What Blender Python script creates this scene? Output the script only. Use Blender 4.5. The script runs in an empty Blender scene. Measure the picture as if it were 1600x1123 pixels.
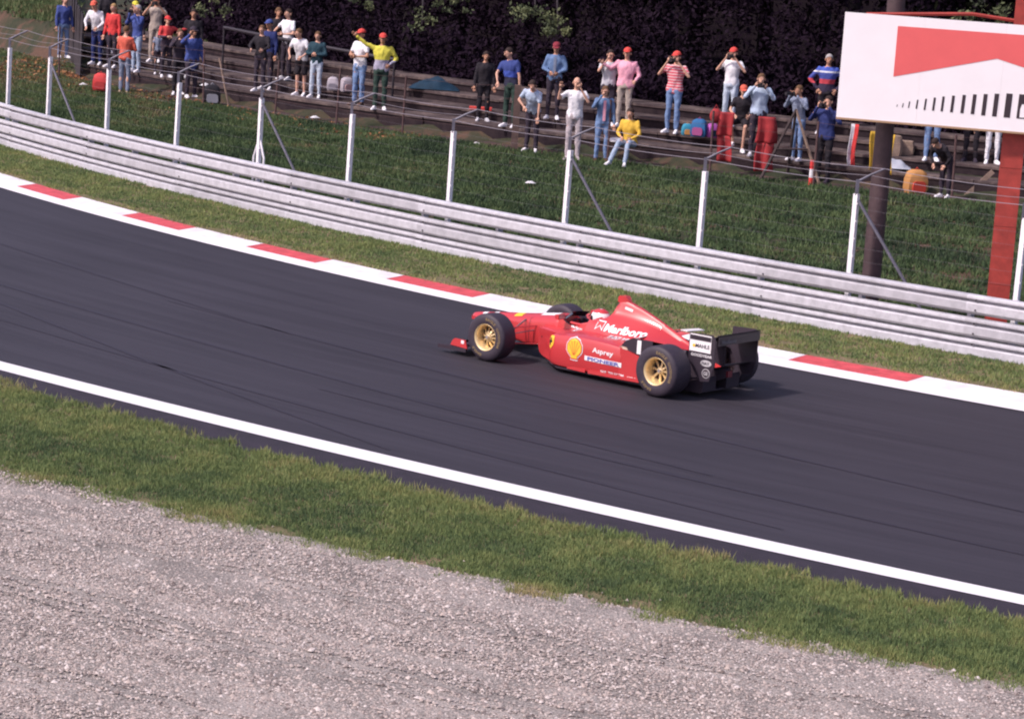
import bpy, bmesh, math, random
import numpy as np
from mathutils import Vector, Matrix, noise
from mathutils.bvhtree import BVHTree
SC = bpy.context.scene
COL = SC.collection
rad = math.radians
R_ = random.Random(7)
NR = np.random.default_rng(5)

# ------------------------------------------------------------------ camera
CAM_H = 6.487
PITCH, ROLL = 0.1746, 0.0678
cam_d = bpy.data.cameras.new('camera'); cam = bpy.data.objects.new('camera', cam_d); COL.objects.link(cam)
fw = Vector((0, math.cos(PITCH), -math.sin(PITCH))); up0 = Vector((0, math.sin(PITCH), math.cos(PITCH))); rt0 = Vector((1, 0, 0))
rt = rt0*math.cos(ROLL) + up0*math.sin(ROLL); up = up0*math.cos(ROLL) - rt0*math.sin(ROLL)
M = Matrix((rt, up, -fw)).transposed().to_4x4(); M.translation = Vector((0, 0, CAM_H))
cam.matrix_world = M
cam_d.sensor_width = 36; cam_d.lens = 4213.1*36/1600
cam_d.clip_start = 0.5; cam_d.clip_end = 3000
SC.camera = cam
# ------------------------------------------------------------------ light
SUN_DIR = Vector((-0.74, -0.42, 0.95)).normalized()      # towards the sun
sun_el = math.asin(SUN_DIR.z); sun_az = math.atan2(SUN_DIR.x, SUN_DIR.y)
w = bpy.data.worlds.new('World'); SC.world = w; w.use_nodes = True
nt = w.node_tree; bg = nt.nodes['Background']
sky = nt.nodes.new('ShaderNodeTexSky'); sky.sky_type = 'NISHITA'; sky.sun_disc = False
sky.sun_elevation = sun_el; sky.sun_rotation = sun_az
sky.air_density = 1.0; sky.dust_density = 2.5; sky.ozone_density = 1.0
tint = nt.nodes.new('ShaderNodeMix'); tint.data_type = 'RGBA'; tint.blend_type = 'MULTIPLY'; tint.inputs[0].default_value = 1.0
tint.inputs[7].default_value = (1.08, 0.93, 1.0, 1)
nt.links.new(sky.outputs[0], tint.inputs[6]); nt.links.new(tint.outputs[2], bg.inputs[0])
bg.inputs[1].default_value = 0.15
sd = bpy.data.lights.new('sun', 'SUN'); sun = bpy.data.objects.new('sun', sd); COL.objects.link(sun)
sd.energy = 3.0; sd.angle = rad(5); sd.color = (1.0, 0.93, 0.88)
sun.rotation_euler = SUN_DIR.to_track_quat('Z', 'Y').to_euler(); sun.location = (0, 0, 40)
SC.render.engine = 'CYCLES'; SC.cycles.filter_width = 2.1
SC.view_settings.view_transform = 'Standard'; SC.view_settings.look = 'None'
SC.view_settings.exposure = 0.32; SC.view_settings.gamma = 1.0

# ------------------------------------------------------------------ materials
def mat(name, col, rough=0.8, metal=0.0, var=0.0, vscale=8.0, bump=0.0, bscale=40.0, col2=None, coat=0.0, stretch=None, spec=0.5, coords='object', detail=6):
    m = bpy.data.materials.new(name); m.use_nodes = True
    t = m.node_tree; b = t.nodes['Principled BSDF']
    b.inputs['Roughness'].default_value = rough; b.inputs['Metallic'].default_value = metal
    b.inputs['Specular IOR Level'].default_value = spec
    if coat: b.inputs['Coat Weight'].default_value = coat; b.inputs['Coat Roughness'].default_value = 0.08
    c = (*col, 1); b.inputs['Base Color'].default_value = c
    if var or bump or col2:
        if coords == 'world':
            g = t.nodes.new('ShaderNodeNewGeometry'); out = g.outputs['Position']
        elif coords == 'uv':
            g = t.nodes.new('ShaderNodeUVMap'); out = g.outputs[0]
        else:
            g = t.nodes.new('ShaderNodeTexCoord'); out = g.outputs['Object']
        if stretch:
            mp = t.nodes.new('ShaderNodeMapping'); mp.inputs['Scale'].default_value = stretch
            t.links.new(out, mp.inputs[0]); out = mp.outputs[0]
        if var or col2:
            n = t.nodes.new('ShaderNodeTexNoise'); n.inputs['Scale'].default_value = vscale; n.inputs['Detail'].default_value = detail; n.inputs['Roughness'].default_value = .65
            t.links.new(out, n.inputs[0])
            r = t.nodes.new('ShaderNodeValToRGB'); r.color_ramp.elements[0].position = .3; r.color_ramp.elements[1].position = .7
            c2 = col2 if col2 else tuple(min(1, x*(1+var)) for x in col)
            c1 = col if col2 else tuple(x*(1-var) for x in col)
            r.color_ramp.elements[0].color = (*c1, 1); r.color_ramp.elements[1].color = (*c2, 1)
            t.links.new(n.outputs['Fac'], r.inputs[0]); t.links.new(r.outputs[0], b.inputs['Base Color'])
        if bump:
            n2 = t.nodes.new('ShaderNodeTexNoise'); n2.inputs['Scale'].default_value = bscale; n2.inputs['Detail'].default_value = 4
            t.links.new(out, n2.inputs[0])
            bp = t.nodes.new('ShaderNodeBump'); bp.inputs['Strength'].default_value = bump; bp.inputs['Distance'].default_value = .02
            t.links.new(n2.outputs['Fac'], bp.inputs['Height']); t.links.new(bp.outputs[0], b.inputs['Normal'])
    return m

def ramp_mat(name, stops, scale, rough=.9, coords='world', stretch=None, second=None, attr=None, bump=0, bscale=60, trans=0, spec=.15):
    """colour from layered noise: stops [(pos,col)...]; second=(scale,amount) adds a finer octave; attr mixes a per-piece random"""
    m = bpy.data.materials.new(name); m.use_nodes = True
    t = m.node_tree; b = t.nodes['Principled BSDF']; b.inputs['Roughness'].default_value = rough; b.inputs['Specular IOR Level'].default_value = spec
    if coords == 'world': g = t.nodes.new('ShaderNodeNewGeometry'); out = g.outputs['Position']
    else: g = t.nodes.new('ShaderNodeUVMap'); out = g.outputs[0]
    if stretch:
        mp = t.nodes.new('ShaderNodeMapping'); mp.inputs['Scale'].default_value = stretch
        t.links.new(out, mp.inputs[0]); out = mp.outputs[0]
    n = t.nodes.new('ShaderNodeTexNoise'); n.inputs['Scale'].default_value = scale; n.inputs['Detail'].default_value = 5; n.inputs['Roughness'].default_value = .6
    t.links.new(out, n.inputs[0]); fac = n.outputs['Fac']
    def addn(fac, src, amt):
        s = t.nodes.new('ShaderNodeMath'); s.operation = 'SUBTRACT'; t.links.new(src, s.inputs[0]); s.inputs[1].default_value = .5
        q = t.nodes.new('ShaderNodeMath'); q.operation = 'MULTIPLY_ADD'; t.links.new(s.outputs[0], q.inputs[0]); q.inputs[1].default_value = amt; t.links.new(fac, q.inputs[2])
        return q.outputs[0]
    if second:
        n3 = t.nodes.new('ShaderNodeTexNoise'); n3.inputs['Scale'].default_value = second[0]; n3.inputs['Detail'].default_value = 3
        t.links.new(out, n3.inputs[0]); fac = addn(fac, n3.outputs['Fac'], second[1])
    if attr:
        a = t.nodes.new('ShaderNodeAttribute'); a.attribute_name = 'rnd'; fac = addn(fac, a.outputs['Fac'], attr)
    r = t.nodes.new('ShaderNodeValToRGB'); cr = r.color_ramp
    while len(cr.elements) < len(stops): cr.elements.new(.5)
    for e, (p, c) in zip(cr.elements, stops): e.position = p; e.color = (*c, 1)
    t.links.new(fac, r.inputs[0]); t.links.new(r.outputs[0], b.inputs['Base Color'])
    if bump:
        n2 = t.nodes.new('ShaderNodeTexNoise'); n2.inputs['Scale'].default_value = bscale; t.links.new(out, n2.inputs[0])
        bp = t.nodes.new('ShaderNodeBump'); bp.inputs['Strength'].default_value = bump; bp.inputs['Distance'].default_value = .02
        t.links.new(n2.outputs['Fac'], bp.inputs['Height']); t.links.new(bp.outputs[0], b.inputs['Normal'])
    return m

# ------------------------------------------------------------------ object helpers
def tag(o, label=None, cat=None, group=None, kind=None):
    if label: o['label'] = label
    if cat: o['category'] = cat
    if group: o['group'] = group
    if kind: o['kind'] = kind
    return o
def empty(name, loc=(0, 0, 0), rz=0, label=None, cat=None, group=None, kind=None):
    o = bpy.data.objects.new(name, None); COL.objects.link(o); o.location = loc; o.rotation_euler = (0, 0, rz)
    o.empty_display_size = .1
    return tag(o, label, cat, group, kind)
def link(name, me, m=None, parent=None, smooth=None, **kw):
    o = bpy.data.objects.new(name, me); COL.objects.link(o)
    if m is not None:
        for x in (m if isinstance(m, (list, tuple)) else [m]): me.materials.append(x)
    if parent: o.parent = parent
    if smooth is not None:
        me.shade_smooth()
        if smooth < 180: me.set_sharp_from_angle(angle=rad(smooth))
    return tag(o, **kw)
def pymesh(name, v, f, uv=None):
    me = bpy.data.meshes.new(name); me.from_pydata([tuple(x) for x in v], [], f); me.update()
    if uv:
        l = me.uv_layers.new(name='UVMap')
        for lp in me.loops: l.data[lp.index].uv = uv[lp.vertex_index]
    return me
class MB:
    """small mesh builder"""
    def __init__(s): s.v = []; s.f = []; s.mi = []; s.cm = 0
    def add(s, v, f):
        o = len(s.v); s.v += [Vector(x) for x in v]; s.f += [[i+o for i in q] for q in f]; s.mi += [s.cm]*len(f); return s
    def box(s, c, d, rot=None, taper=1.0):
        c = Vector(c); x, y, z = [k/2 for k in d]; P = []
        for sz in (-1, 1):
            k = taper if sz > 0 else 1
            for sx, sy in ((-1, -1), (1, -1), (1, 1), (-1, 1)):
                p = Vector((sx*x*k, sy*y*k, sz*z)); P.append(c + (rot @ p if rot else p))
        return s.add(P, [(3, 2, 1, 0), (4, 5, 6, 7), (0, 1, 5, 4), (1, 2, 6, 5), (2, 3, 7, 6), (3, 0, 4, 7)])
    def tube(s, pts, r, n=8, cap=True):
        pts = [Vector(p) for p in pts]; rs = r if isinstance(r, (list, tuple)) else [r]*len(pts)
        V = []; F = []
        for i, p in enumerate(pts):
            d = (pts[min(i+1, len(pts)-1)] - pts[max(i-1, 0)]).normalized()
            a = d.orthogonal().normalized() if i == 0 else (a0 - d*a0.dot(d)).normalized()
            a0 = a; b = d.cross(a)
            for k in range(n):
                t = 2*math.pi*k/n; V.append(p + (a*math.cos(t) + b*math.sin(t))*rs[i])
        for i in range(len(pts)-1):
            for k in range(n): F.append((i*n+k, i*n+(k+1) % n, (i+1)*n+(k+1) % n, (i+1)*n+k))
        if cap: F.append(tuple(range(n-1, -1, -1))); F.append(tuple((len(pts)-1)*n+k for k in range(n)))
        return s.add(V, F)
    def ell(s, c, r, rot=None, nu=10, nv=7):
        c = Vector(c); V = [c + (rot @ Vector((0, 0, r[2])) if rot else Vector((0, 0, r[2])))]; F = []
        for j in range(1, nv):
            t = math.pi*j/nv
            for i in range(nu):
                a = 2*math.pi*i/nu; p = Vector((r[0]*math.sin(t)*math.cos(a), r[1]*math.sin(t)*math.sin(a), r[2]*math.cos(t)))
                V.append(c + (rot @ p if rot else p))
        V.append(c - (rot @ Vector((0, 0, r[2])) if rot else Vector((0, 0, r[2]))))
        for i in range(nu): F.append((0, 1+i, 1+(i+1) % nu))
        for j in range(nv-2):
            for i in range(nu): F.append((1+j*nu+i, 1+(j+1)*nu+i, 1+(j+1)*nu+(i+1) % nu, 1+j*nu+(i+1) % nu))
        L = len(V)-1
        for i in range(nu): F.append((L, 1+(nv-2)*nu+(i+1) % nu, 1+(nv-2)*nu+i))
        return s.add(V, F)
    def rings(s, rings, closed=True, cap0=True, cap1=True):
        n = len(rings[0]); V = [p for r in rings for p in r]; F = []
        for i in range(len(rings)-1):
            for k in range(n if closed else n-1): F.append((i*n+k, i*n+(k+1) % n, (i+1)*n+(k+1) % n, (i+1)*n+k))
        if cap0: F.append(tuple(range(n-1, -1, -1)))
        if cap1: F.append(tuple((len(rings)-1)*n+k for k in range(n)))
        return s.add(V, F)
    def prism(s, poly, ext):
        """poly: 3-D points, ext: extrusion vector"""
        n = len(poly); e = Vector(ext); V = [Vector(p) for p in poly] + [Vector(p)+e for p in poly]
        F = [tuple(range(n-1, -1, -1)), tuple(range(n, 2*n))] + [(i, (i+1) % n, n+(i+1) % n, n+i) for i in range(n)]
        return s.add(V, F)
    def mesh(s, name):
        me = bpy.data.meshes.new(name); me.from_pydata([tuple(x) for x in s.v], [], s.f)
        if any(s.mi): me.polygons.foreach_set('material_index', s.mi)
        me.update()
        bm = bmesh.new(); bm.from_mesh(me); bmesh.ops.recalc_face_normals(bm, faces=bm.faces); bm.to_mesh(me); bm.free()
        return me
    def build(s, name, m, parent=None, smooth=None, **kw): return link(name, s.mesh(name), m, parent, smooth, **kw)

# ------------------------------------------------------------------ the circuit's own frame: u along the track, v across it (away from the camera)
UX = Vector((.779, -.627, 0)).normalized(); VX = Vector((-UX.y, UX.x, 0))
def uv(u, v, z=0): return UX*u + VX*v + Vector((0, 0, z))
def q(a, b, c): return lambda u: a*u*u + b*u + c
cB = q(.00629, .26906, 38.06259)                # guard rail
cKo0 = q(.00801, .3733, 37.22528); cKo = lambda u: cKo0(u) - .12      # kerb, grass side
cTr = q(.00732, .32453, 35.29104)               # kerb, asphalt side
cWi = q(.00752, .34241, 36.09046)               # inner edge of the white strip
cL1 = q(.00453, .22203, 25.10473); cL2 = q(.00539, .25577, 25.02765)   # near white line
cG1 = lambda u: .0075*u*u + .32855*u + 25.24075 - .34                  # near verge, asphalt edge
cG2 = q(.00636, .37262, 23.44047)                                      # near verge, gravel edge
Z0 = .65
def cT(u):
    if u < -28: return .01176406*u*u + 1.0124768*u + 67.6786761
    return .01176406*784 - 1.0124768*28 + 67.6786761 + (u+28)*.35369
def fr(u, s=1.0, seed=0.0): return noise.fractal(Vector((u*s, seed, seed*.7)), 1.0, 2.0, 5)

def strip(name, f0, f1, z0, z1, m, u0, u1, n, kind='structure', rag0=0, rag1=0, nv=1, seed=1., zf=None):
    V = []; F = []; T = []
    for i in range(n+1):
        u = u0 + (u1-u0)*i/n
        a = f0(u) + (rag0*fr(u, 1.6, seed) if rag0 else 0); b = f1(u) + (rag1*fr(u, 1.6, seed+9) if rag1 else 0)
        for j in range(nv+1):
            t = j/nv; v = a+(b-a)*t; z = z0+(z1-z0)*t
            if zf: z += zf(u, v, t)
            V.append(uv(u, v, z)); T.append((u, v-cTr(u)))
    for i in range(n):
        for j in range(nv):
            a = i*(nv+1)+j; F.append((a, a+nv+1, a+nv+2, a+1))
    me = pymesh(name, V, F, T)
    return link(name, me, m, kind=kind) if kind else link(name, me, m)

# ---- ground colours
G_DARK = (.030, .042, .018); G_MID = (.062, .080, .030); G_LIT = (.125, .130, .048); G_STRAW = (.24, .19, .085); EARTH = (.13, .075, .055)
m_soil = ramp_mat('verge soil', [(.3, (.10, .10, .05)), (.5, (.16, .135, .075)), (.7, (.24, .165, .11))], .9, second=(7, .35), bump=.5)
m_bank = ramp_mat('bank soil', [(.35, (.032, .04, .022)), (.52, (.055, .05, .03)), (.66, (.11, .065, .045))], .5, second=(5, .4), bump=.6)
m_gravel = ramp_mat('gravel bed', [(.3, (.17, .15, .14)), (.5, (.27, .24, .22)), (.7, (.37, .325, .30))], 1.2, second=(38, 1.6), bump=.8, bscale=50)

def asphalt_mat():
    m = bpy.data.materials.new('racing asphalt'); m.use_nodes = True; t = m.node_tree; b = t.nodes['Principled BSDF']
    b.inputs['Roughness'].default_value = .72; b.inputs['Specular IOR Level'].default_value = .35
    U = t.nodes.new('ShaderNodeUVMap'); N = []
    for sc_, st, det in ((1.0, (.10, 2.4, 1), 5), (1.0, (.45, 9., 1), 4), (1.0, (.16, .30, 1), 3), (1.0, (60, 60, 1), 2)):
        mp = t.nodes.new('ShaderNodeMapping'); mp.inputs['Scale'].default_value = st; t.links.new(U.outputs[0], mp.inputs[0])
        n = t.nodes.new('ShaderNodeTexNoise'); n.inputs['Scale'].default_value = sc_; n.inputs['Detail'].default_value = det
        t.links.new(mp.outputs[0], n.inputs[0]); N.append(n.outputs['Fac'])
    def mad(a, k, c):
        q_ = t.nodes.new('ShaderNodeMath'); q_.operation = 'MULTIPLY_ADD'; t.links.new(a, q_.inputs[0]); q_.inputs[1].default_value = k
        if isinstance(c, float): q_.inputs[2].default_value = c
        else: t.links.new(c, q_.inputs[2])
        return q_.outputs[0]
    f = mad(N[0], .8, -.60); f = mad(N[1], .6, f); f = mad(N[2], .55, f); f = mad(N[3], .34, f)
    r = t.nodes.new('ShaderNodeValToRGB'); cr = r.color_ramp; cr.elements[0].position = .22; cr.elements[1].position = .72
    cr.elements[0].color = (.018, .0145, .021, 1); cr.elements[1].color = (.036, .031, .042, 1)
    t.links.new(f, r.inputs[0]); t.links.new(r.outputs[0], b.inputs['Base Color'])
    bp = t.nodes.new('ShaderNodeBump'); bp.inputs['Strength'].default_value = .25; bp.inputs['Distance'].default_value = .01
    t.links.new(N[3], bp.inputs['Height']); t.links.new(bp.outputs[0], b.inputs['Normal'])
    return m
m_asph = asphalt_mat()
m_asph_old = mat('old asphalt', (.020, .014, .024), .85, var=.35, vscale=3, bump=.3, coords='world')
m_white = mat('white road paint', (.80, .76, .79), .6, var=.06, vscale=5, coords='world')
m_kwhite = mat('white kerb paint', (.74, .70, .72), .6, var=.20, vscale=2.2, bump=.15, coords='world')
m_kred = mat('red kerb paint', (.54, .065, .075), .6, var=.28, vscale=5, bump=.15, coords='world')
m_skid = mat('tyre rubber mark', (.022, .017, .028), .7, var=.2, vscale=12, coords='world')

# base ground sheet to the horizon
me = pymesh('ground', [(-900, -300, -.12), (900, -300, -.12), (900, 1500, -.12), (-900, 1500, -.12)], [(0, 1, 2, 3)])
link('ground', me, m_soil, kind='structure')
UA, UB = -72, 10
strip('asphalt_road', lambda u: cG1(u)-.9, lambda u: cTr(u)+.02, 0, 0, m_asph, UA, UB, 150)
strip('asphalt_shoulder', lambda u: cG1(u)-.8, lambda u: cL2(u)-.01, .004, .004, m_asph_old, UA, UB, 150)
strip('edge_line_near', cL2, cL1, .009, .009, m_white, UA, UB, 200)
strip('edge_line_far', cTr, lambda u: cWi(u)+.02, .012, .014, m_white, UA, UB, 200)
# kerb blocks
kerb = empty('kerb', kind='structure')
ub = -35.93
edges = []; u = -62.0
kb = [-40.52, -38.59, -36.46, -34.57, -32.56, -30.67, -28.89, -26.92, -24.9, -22.9, -20.87, -18.94]
e0 = kb[0]
while e0 > -66: e0 -= 2.0; kb.insert(0, e0)
e0 = kb[-1]
while e0 < 6: e0 += 2.0; kb.append(e0)
ref = kb.index(-40.52)
for i in range(len(kb)-1):
    red = ((i-ref) % 2 == 0)
    a, b_ = kb[i]+.006, kb[i+1]-.006; V = []; n = 4
    for j in range(n+1):
        uu = a+(b_-a)*j/n
        sk = .16   # joints run square to the edge, the far ends trail slightly
        V += [uv(uu, cWi(uu)+.024, -.03), uv(uu, cWi(uu)+.024, .016), uv(uu-sk*.2, cKo(uu)-.05, .036), uv(uu-sk*.2, cKo(uu), .028), uv(uu-sk*.2, cKo(uu), -.03)]
    F = []
    for j in range(n):
        for k in range(4): F.append((j*5+k, j*5+5+k, j*5+6+k, j*5+1+k))
    F += [(4, 3, 2, 1, 0), tuple(n*5+k for k in range(5))]
    link('kerb_block', pymesh('kerb_block', V, F), m_kred if red else m_kwhite, kerb)
# rubber marks
def skid(pts, w):
    P = [Vector((u, cTr(u)+dv, 0)) for u, dv in pts]; V = []; F = []
    N_ = 60
    for i in range(N_+1):
        t = i/N_*(len(P)-1); k = min(int(t), len(P)-2); s = t-k
        a, b2 = P[k], P[k+1]; s2 = s; p = a.lerp(b2, s2)
        wd = w*(.35+.65*math.sin(math.pi*i/N_))*(1+.3*fr(p.x, 1.2, w*40))
        V += [uv(p.x, p.y-wd/2, .005), uv(p.x, p.y+wd/2, .005)]
    for i in range(N_): F.append((2*i, 2*i+2, 2*i+3, 2*i+1))
    link('rubber_mark', pymesh('rubber_mark', V, F), m_skid, kind='structure')
def crv(u0, d0, u1, d1, bow, n=8): return [(u0+(u1-u0)*i/n, d0+(d1-d0)*i/n+bow*math.sin(math.pi*i/n)) for i in range(n+1)]
for a in ((crv(-37, -5.8, -20, -9.0, .35), .08), (crv(-37, -5.7, -17, -7.0, .3), .09), (crv(-31, -7.5, -15, -8.7, .2), .06),
          (crv(-29, -4.3, -13, -5.9, .25), .10), (crv(-23, -7.0, -10, -8.0, .1), .07), (crv(-41, -3.4, -26, -4.5, .3), .06)): skid(*a)

# near verge, gravel trap
strip('near_verge_soil', lambda u: cG2(u)-1.2, cG1, .012, .012, m_soil, UA, UB, 700, rag1=.16, nv=2, seed=2.)
strip('gravel_trap', lambda u: cG2(u)-19, cG2, .02, .024, m_gravel, UA, UB, 900, rag1=.14, nv=8, seed=4.)
# far verge
strip('far_verge_soil', cKo, lambda u: cB(u)+.4, .012, .03, m_soil, UA, UB, 500, nv=6)

# terrain behind the rail
def sm(t): t = max(0., min(1., t)); return t*t*(3-2*t)
def terr(u, v):
    b, t = cB(u)+.3, cT(u)
    nz = .06*noise.fractal(Vector((u*.8, v*.8, 3)), 1, 2, 4)
    if v <= b: return .02
    if v < t:
        k = (v-b)/(t-b); z = Z0*k + nz*min(1, k*5)*min(1, (1-k)*6)
        return z + .02
    X = UX.x*u+VX.x*v; Y = UX.y*u+VX.y*v
    L = sm((-11.75 - .178*(Y-71.3) - X)/.9)      # left of the plank screen the slope goes on as grass
    zr = Z0
    if v > t+1.0: zr = Z0 + .2 + min(v-t-1.0, 3.4)*.2
    if v > t+5.4: zr = Z0+.3+.58*(1-sm((v-t-5.4)/2.2))
    d = v-t
    zl = Z0 + .15*sm(d/1.2) + .95*sm((d-1.6)/.7) + max(0, d-2.3)*.10 + nz*1.6
    return zr*(1-L) + zl*L + .02
V = []; F = []; nu_, vs = 260, [0, .3, .6, 1, 1.4] + [1.9+.45*i for i in range(30)] + [16+i*1.5 for i in range(22)]
us = [-86 + 90*i/nu_ for i in range(nu_+1)]
for u in us:
    for d in vs: v = cB(u)+.35+d; V.append(uv(u, v, terr(u, v)))
nvv = len(vs)
for i in range(nu_):
    for j in range(nvv-1): a = i*nvv+j; F.append((a, a+nvv, a+nvv+1, a+1))
m_terr = ramp_mat('bank ground', [(.36, (.030, .038, .022)), (.5, (.05, .048, .03)), (.64, (.105, .062, .045))], .45, second=(4, .45), bump=.6)
link('grass_bank', pymesh('grass_bank', V, F), m_terr, smooth=180, kind='structure')

# ------------------------------------------------------------------ grass, gravel
def grass_mat(name, stops, nscale=1.3, amt=.5, trl=.25, spec=.2):
    m = bpy.data.materials.new(name); m.use_nodes = True; t = m.node_tree; b = t.nodes['Principled BSDF']
    b.inputs['Roughness'].default_value = .8; b.inputs['Specular IOR Level'].default_value = spec
    at = t.nodes.new('ShaderNodeAttribute'); at.attribute_name = 'rnd'
    g = t.nodes.new('ShaderNodeNewGeometry'); n = t.nodes.new('ShaderNodeTexNoise'); n.inputs['Scale'].default_value = nscale; n.inputs['Detail'].default_value = 4
    t.links.new(g.outputs['Position'], n.inputs[0])
    s = t.nodes.new('ShaderNodeMath'); s.operation = 'MULTIPLY_ADD'; t.links.new(n.outputs['Fac'], s.inputs[0]); s.inputs[1].default_value = amt; s.inputs[2].default_value = -amt*.5
    d = t.nodes.new('ShaderNodeMath'); d.operation = 'ADD'; t.links.new(s.outputs[0], d.inputs[0]); t.links.new(at.outputs['Fac'], d.inputs[1])
    r = t.nodes.new('ShaderNodeValToRGB'); cr = r.color_ramp
    while len(cr.elements) < len(stops): cr.elements.new(.5)
    for e, (p, c) in zip(cr.elements, stops): e.position = p; e.color = (*c, 1)
    t.links.new(d.outputs[0], r.inputs[0]); t.links.new(r.outputs[0], b.inputs['Base Color'])
    tr = t.nodes.new('ShaderNodeBsdfTranslucent'); t.links.new(r.outputs[0], tr.inputs[0])
    mx = t.nodes.new('ShaderNodeMixShader'); mx.inputs[0].default_value = trl
    t.links.new(b.outputs[0], mx.inputs[1]); t.links.new(tr.outputs[0], mx.inputs[2]); t.links.new(mx.outputs[0], t.nodes['Material Output'].inputs[0])
    return m
def from_np(name, V, F, rnd=None, k=3):
    me = bpy.data.meshes.new(name); nV, nF = len(V), len(F)
    me.vertices.add(nV); me.vertices.foreach_set('co', V.astype(np.float32).ravel())
    me.loops.add(nF*k); me.loops.foreach_set('vertex_index', F.astype(np.int32).ravel())
    me.polygons.add(nF); me.polygons.foreach_set('loop_start', np.arange(0, nF*k, k, dtype=np.int32))
    me.polygons.foreach_set('loop_total', np.full(nF, k, dtype=np.int32))
    if rnd is not None:
        a = me.attributes.new('rnd', 'FLOAT', 'POINT'); a.data.foreach_set('value', rnd.astype(np.float32))
    me.update(calc_edges=True); return me
def blades(name, P, tone, hgt, wid, m, per=6, spread=.04, lean=.8, label='short green grass', cat='grass'):
    """P: (n,3) tuft feet; each tuft is `per` bent blades"""
    n = len(P); N = n*per
    base = np.repeat(P, per, 0) + np.c_[NR.normal(0, spread, (N, 2)), np.zeros(N)]
    a = NR.uniform(0, 2*np.pi, N); h = np.repeat(hgt, per)*NR.uniform(.55, 1.25, N)
    w_ = wid*NR.uniform(.7, 1.4, N); ln = NR.uniform(.1, lean, N)*h; b = NR.uniform(0, 2*np.pi, N)
    dx, dy = np.cos(a)*w_, np.sin(a)*w_
    v0 = base - np.c_[dx, dy, np.full(N, .01)]; v1 = base + np.c_[dx, dy, np.full(N, -.01)]
    mid = base + np.c_[np.cos(b)*ln*.35, np.sin(b)*ln*.35, h*.6]
    v2 = mid + np.c_[dx, dy, np.zeros(N)]*.8; v3 = mid - np.c_[dx, dy, np.zeros(N)]*.8
    v4 = base + np.c_[np.cos(b)*ln, np.sin(b)*ln, h]
    V = np.stack([v0, v1, v4], 1).reshape(-1, 3); i = np.arange(N)*3
    F = np.stack([i, i+1, i+2], 1)
    t = np.repeat(np.repeat(tone, per) + NR.normal(0, .09, N), 3)
    return link(name, from_np(name, V, F, t), m, label=label, cat=cat, kind='stuff')
def fnp(u, s, seed): return np.array([noise.fractal(Vector((a*s, b*s, seed)), 1, 2, 4) for a, b in u])
def worldp(U, Vv, Z): return np.stack([UX.x*U+VX.x*Vv, UX.y*U+VX.y*Vv, Z], 1)
gstops = [(.05, (.080, .120, .060)), (.3, (.140, .195, .078)), (.55, (.225, .270, .102)), (.78, (.30, .29, .12)), (.97, (.42, .34, .18))]
m_blade = grass_mat('verge grass', gstops, 1.6, .45)
bstops = [(.05, (.042, .066, .038)), (.3, (.074, .115, .052)), (.6, (.115, .158, .066)), (.82, (.17, .15, .078)), (.98, (.25, .15, .10))]
m_bblade = grass_mat('bank grass', bstops, 1.1, .6)

def near_grass():
    n = 42000; U = NR.uniform(-33, -6, n); t = NR.uniform(-.12, 1.06, n)
    g1 = np.array([cG1(u)+.16*fr(u, 1.6, 10.) for u in U]); g2 = np.array([cG2(u) for u in U])
    Vv = g2 + (g1-g2)*t
    uvp = np.c_[U, Vv]; nz = fnp(uvp, 1.3, 2.); nf = fnp(uvp, 5., 6.)
    dens = np.where(t > .96, .75, np.where(t < .16, .7+1.4*(nz+nf*.8) + t*3.5, 1.2))
    keep = NR.uniform(0, 1, n) < dens
    keep &= (t < 1.0) | (nf > .12)
    U, Vv, t, nz, nf = U[keep], Vv[keep], t[keep], nz[keep], nf[keep]
    tone = .30 + .30*nz + .20*nf + np.clip((t-.55)/.45, 0, 1)*.30 + np.clip((.2-t)/.2, 0, 1)*(.14+.4*np.clip(nz, 0, 1))
    h = .046 + .016*nz + .02*np.clip(t-.85, 0, 1)/.15
    h = np.clip(h, .025, .10)
    blades('near_verge_grass', worldp(U, Vv, np.full(len(U), .012)), tone, h, .0075, m_blade, 9, .045, label='green and straw grass strip between asphalt and gravel trap')
near_grass()
def far_grass():
    n = 18000; U = NR.uniform(-54, -10, n); t = NR.uniform(-.03, 1.05, n)
    a = np.array([cKo(u) for u in U]); b = np.array([cB(u) for u in U]); Vv = a+(b-a)*t
    uvp = np.c_[U, Vv]; nz = fnp(uvp, .9, 12.); nf = fnp(uvp, 4., 16.)
    keep = NR.uniform(0, 1, n) < np.where(t < .12, .35+nf, 1.1) - np.clip(nz-.35, 0, 1)*2.5
    U, Vv, t, nz, nf = U[keep], Vv[keep], t[keep], nz[keep], nf[keep]
    tone = .42 + .28*nz + .22*nf + np.clip((.2-t)/.2, 0, 1)*.3 + np.where(U > -23, .05, 0)
    h = np.clip(.048+.02*nz, .025, .08)
    blades('far_verge_grass', worldp(U, Vv, .012+.018*t), tone, h, .011, m_blade, 7, .05, label='worn grass strip between kerb and guard rail')
far_grass()
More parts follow.
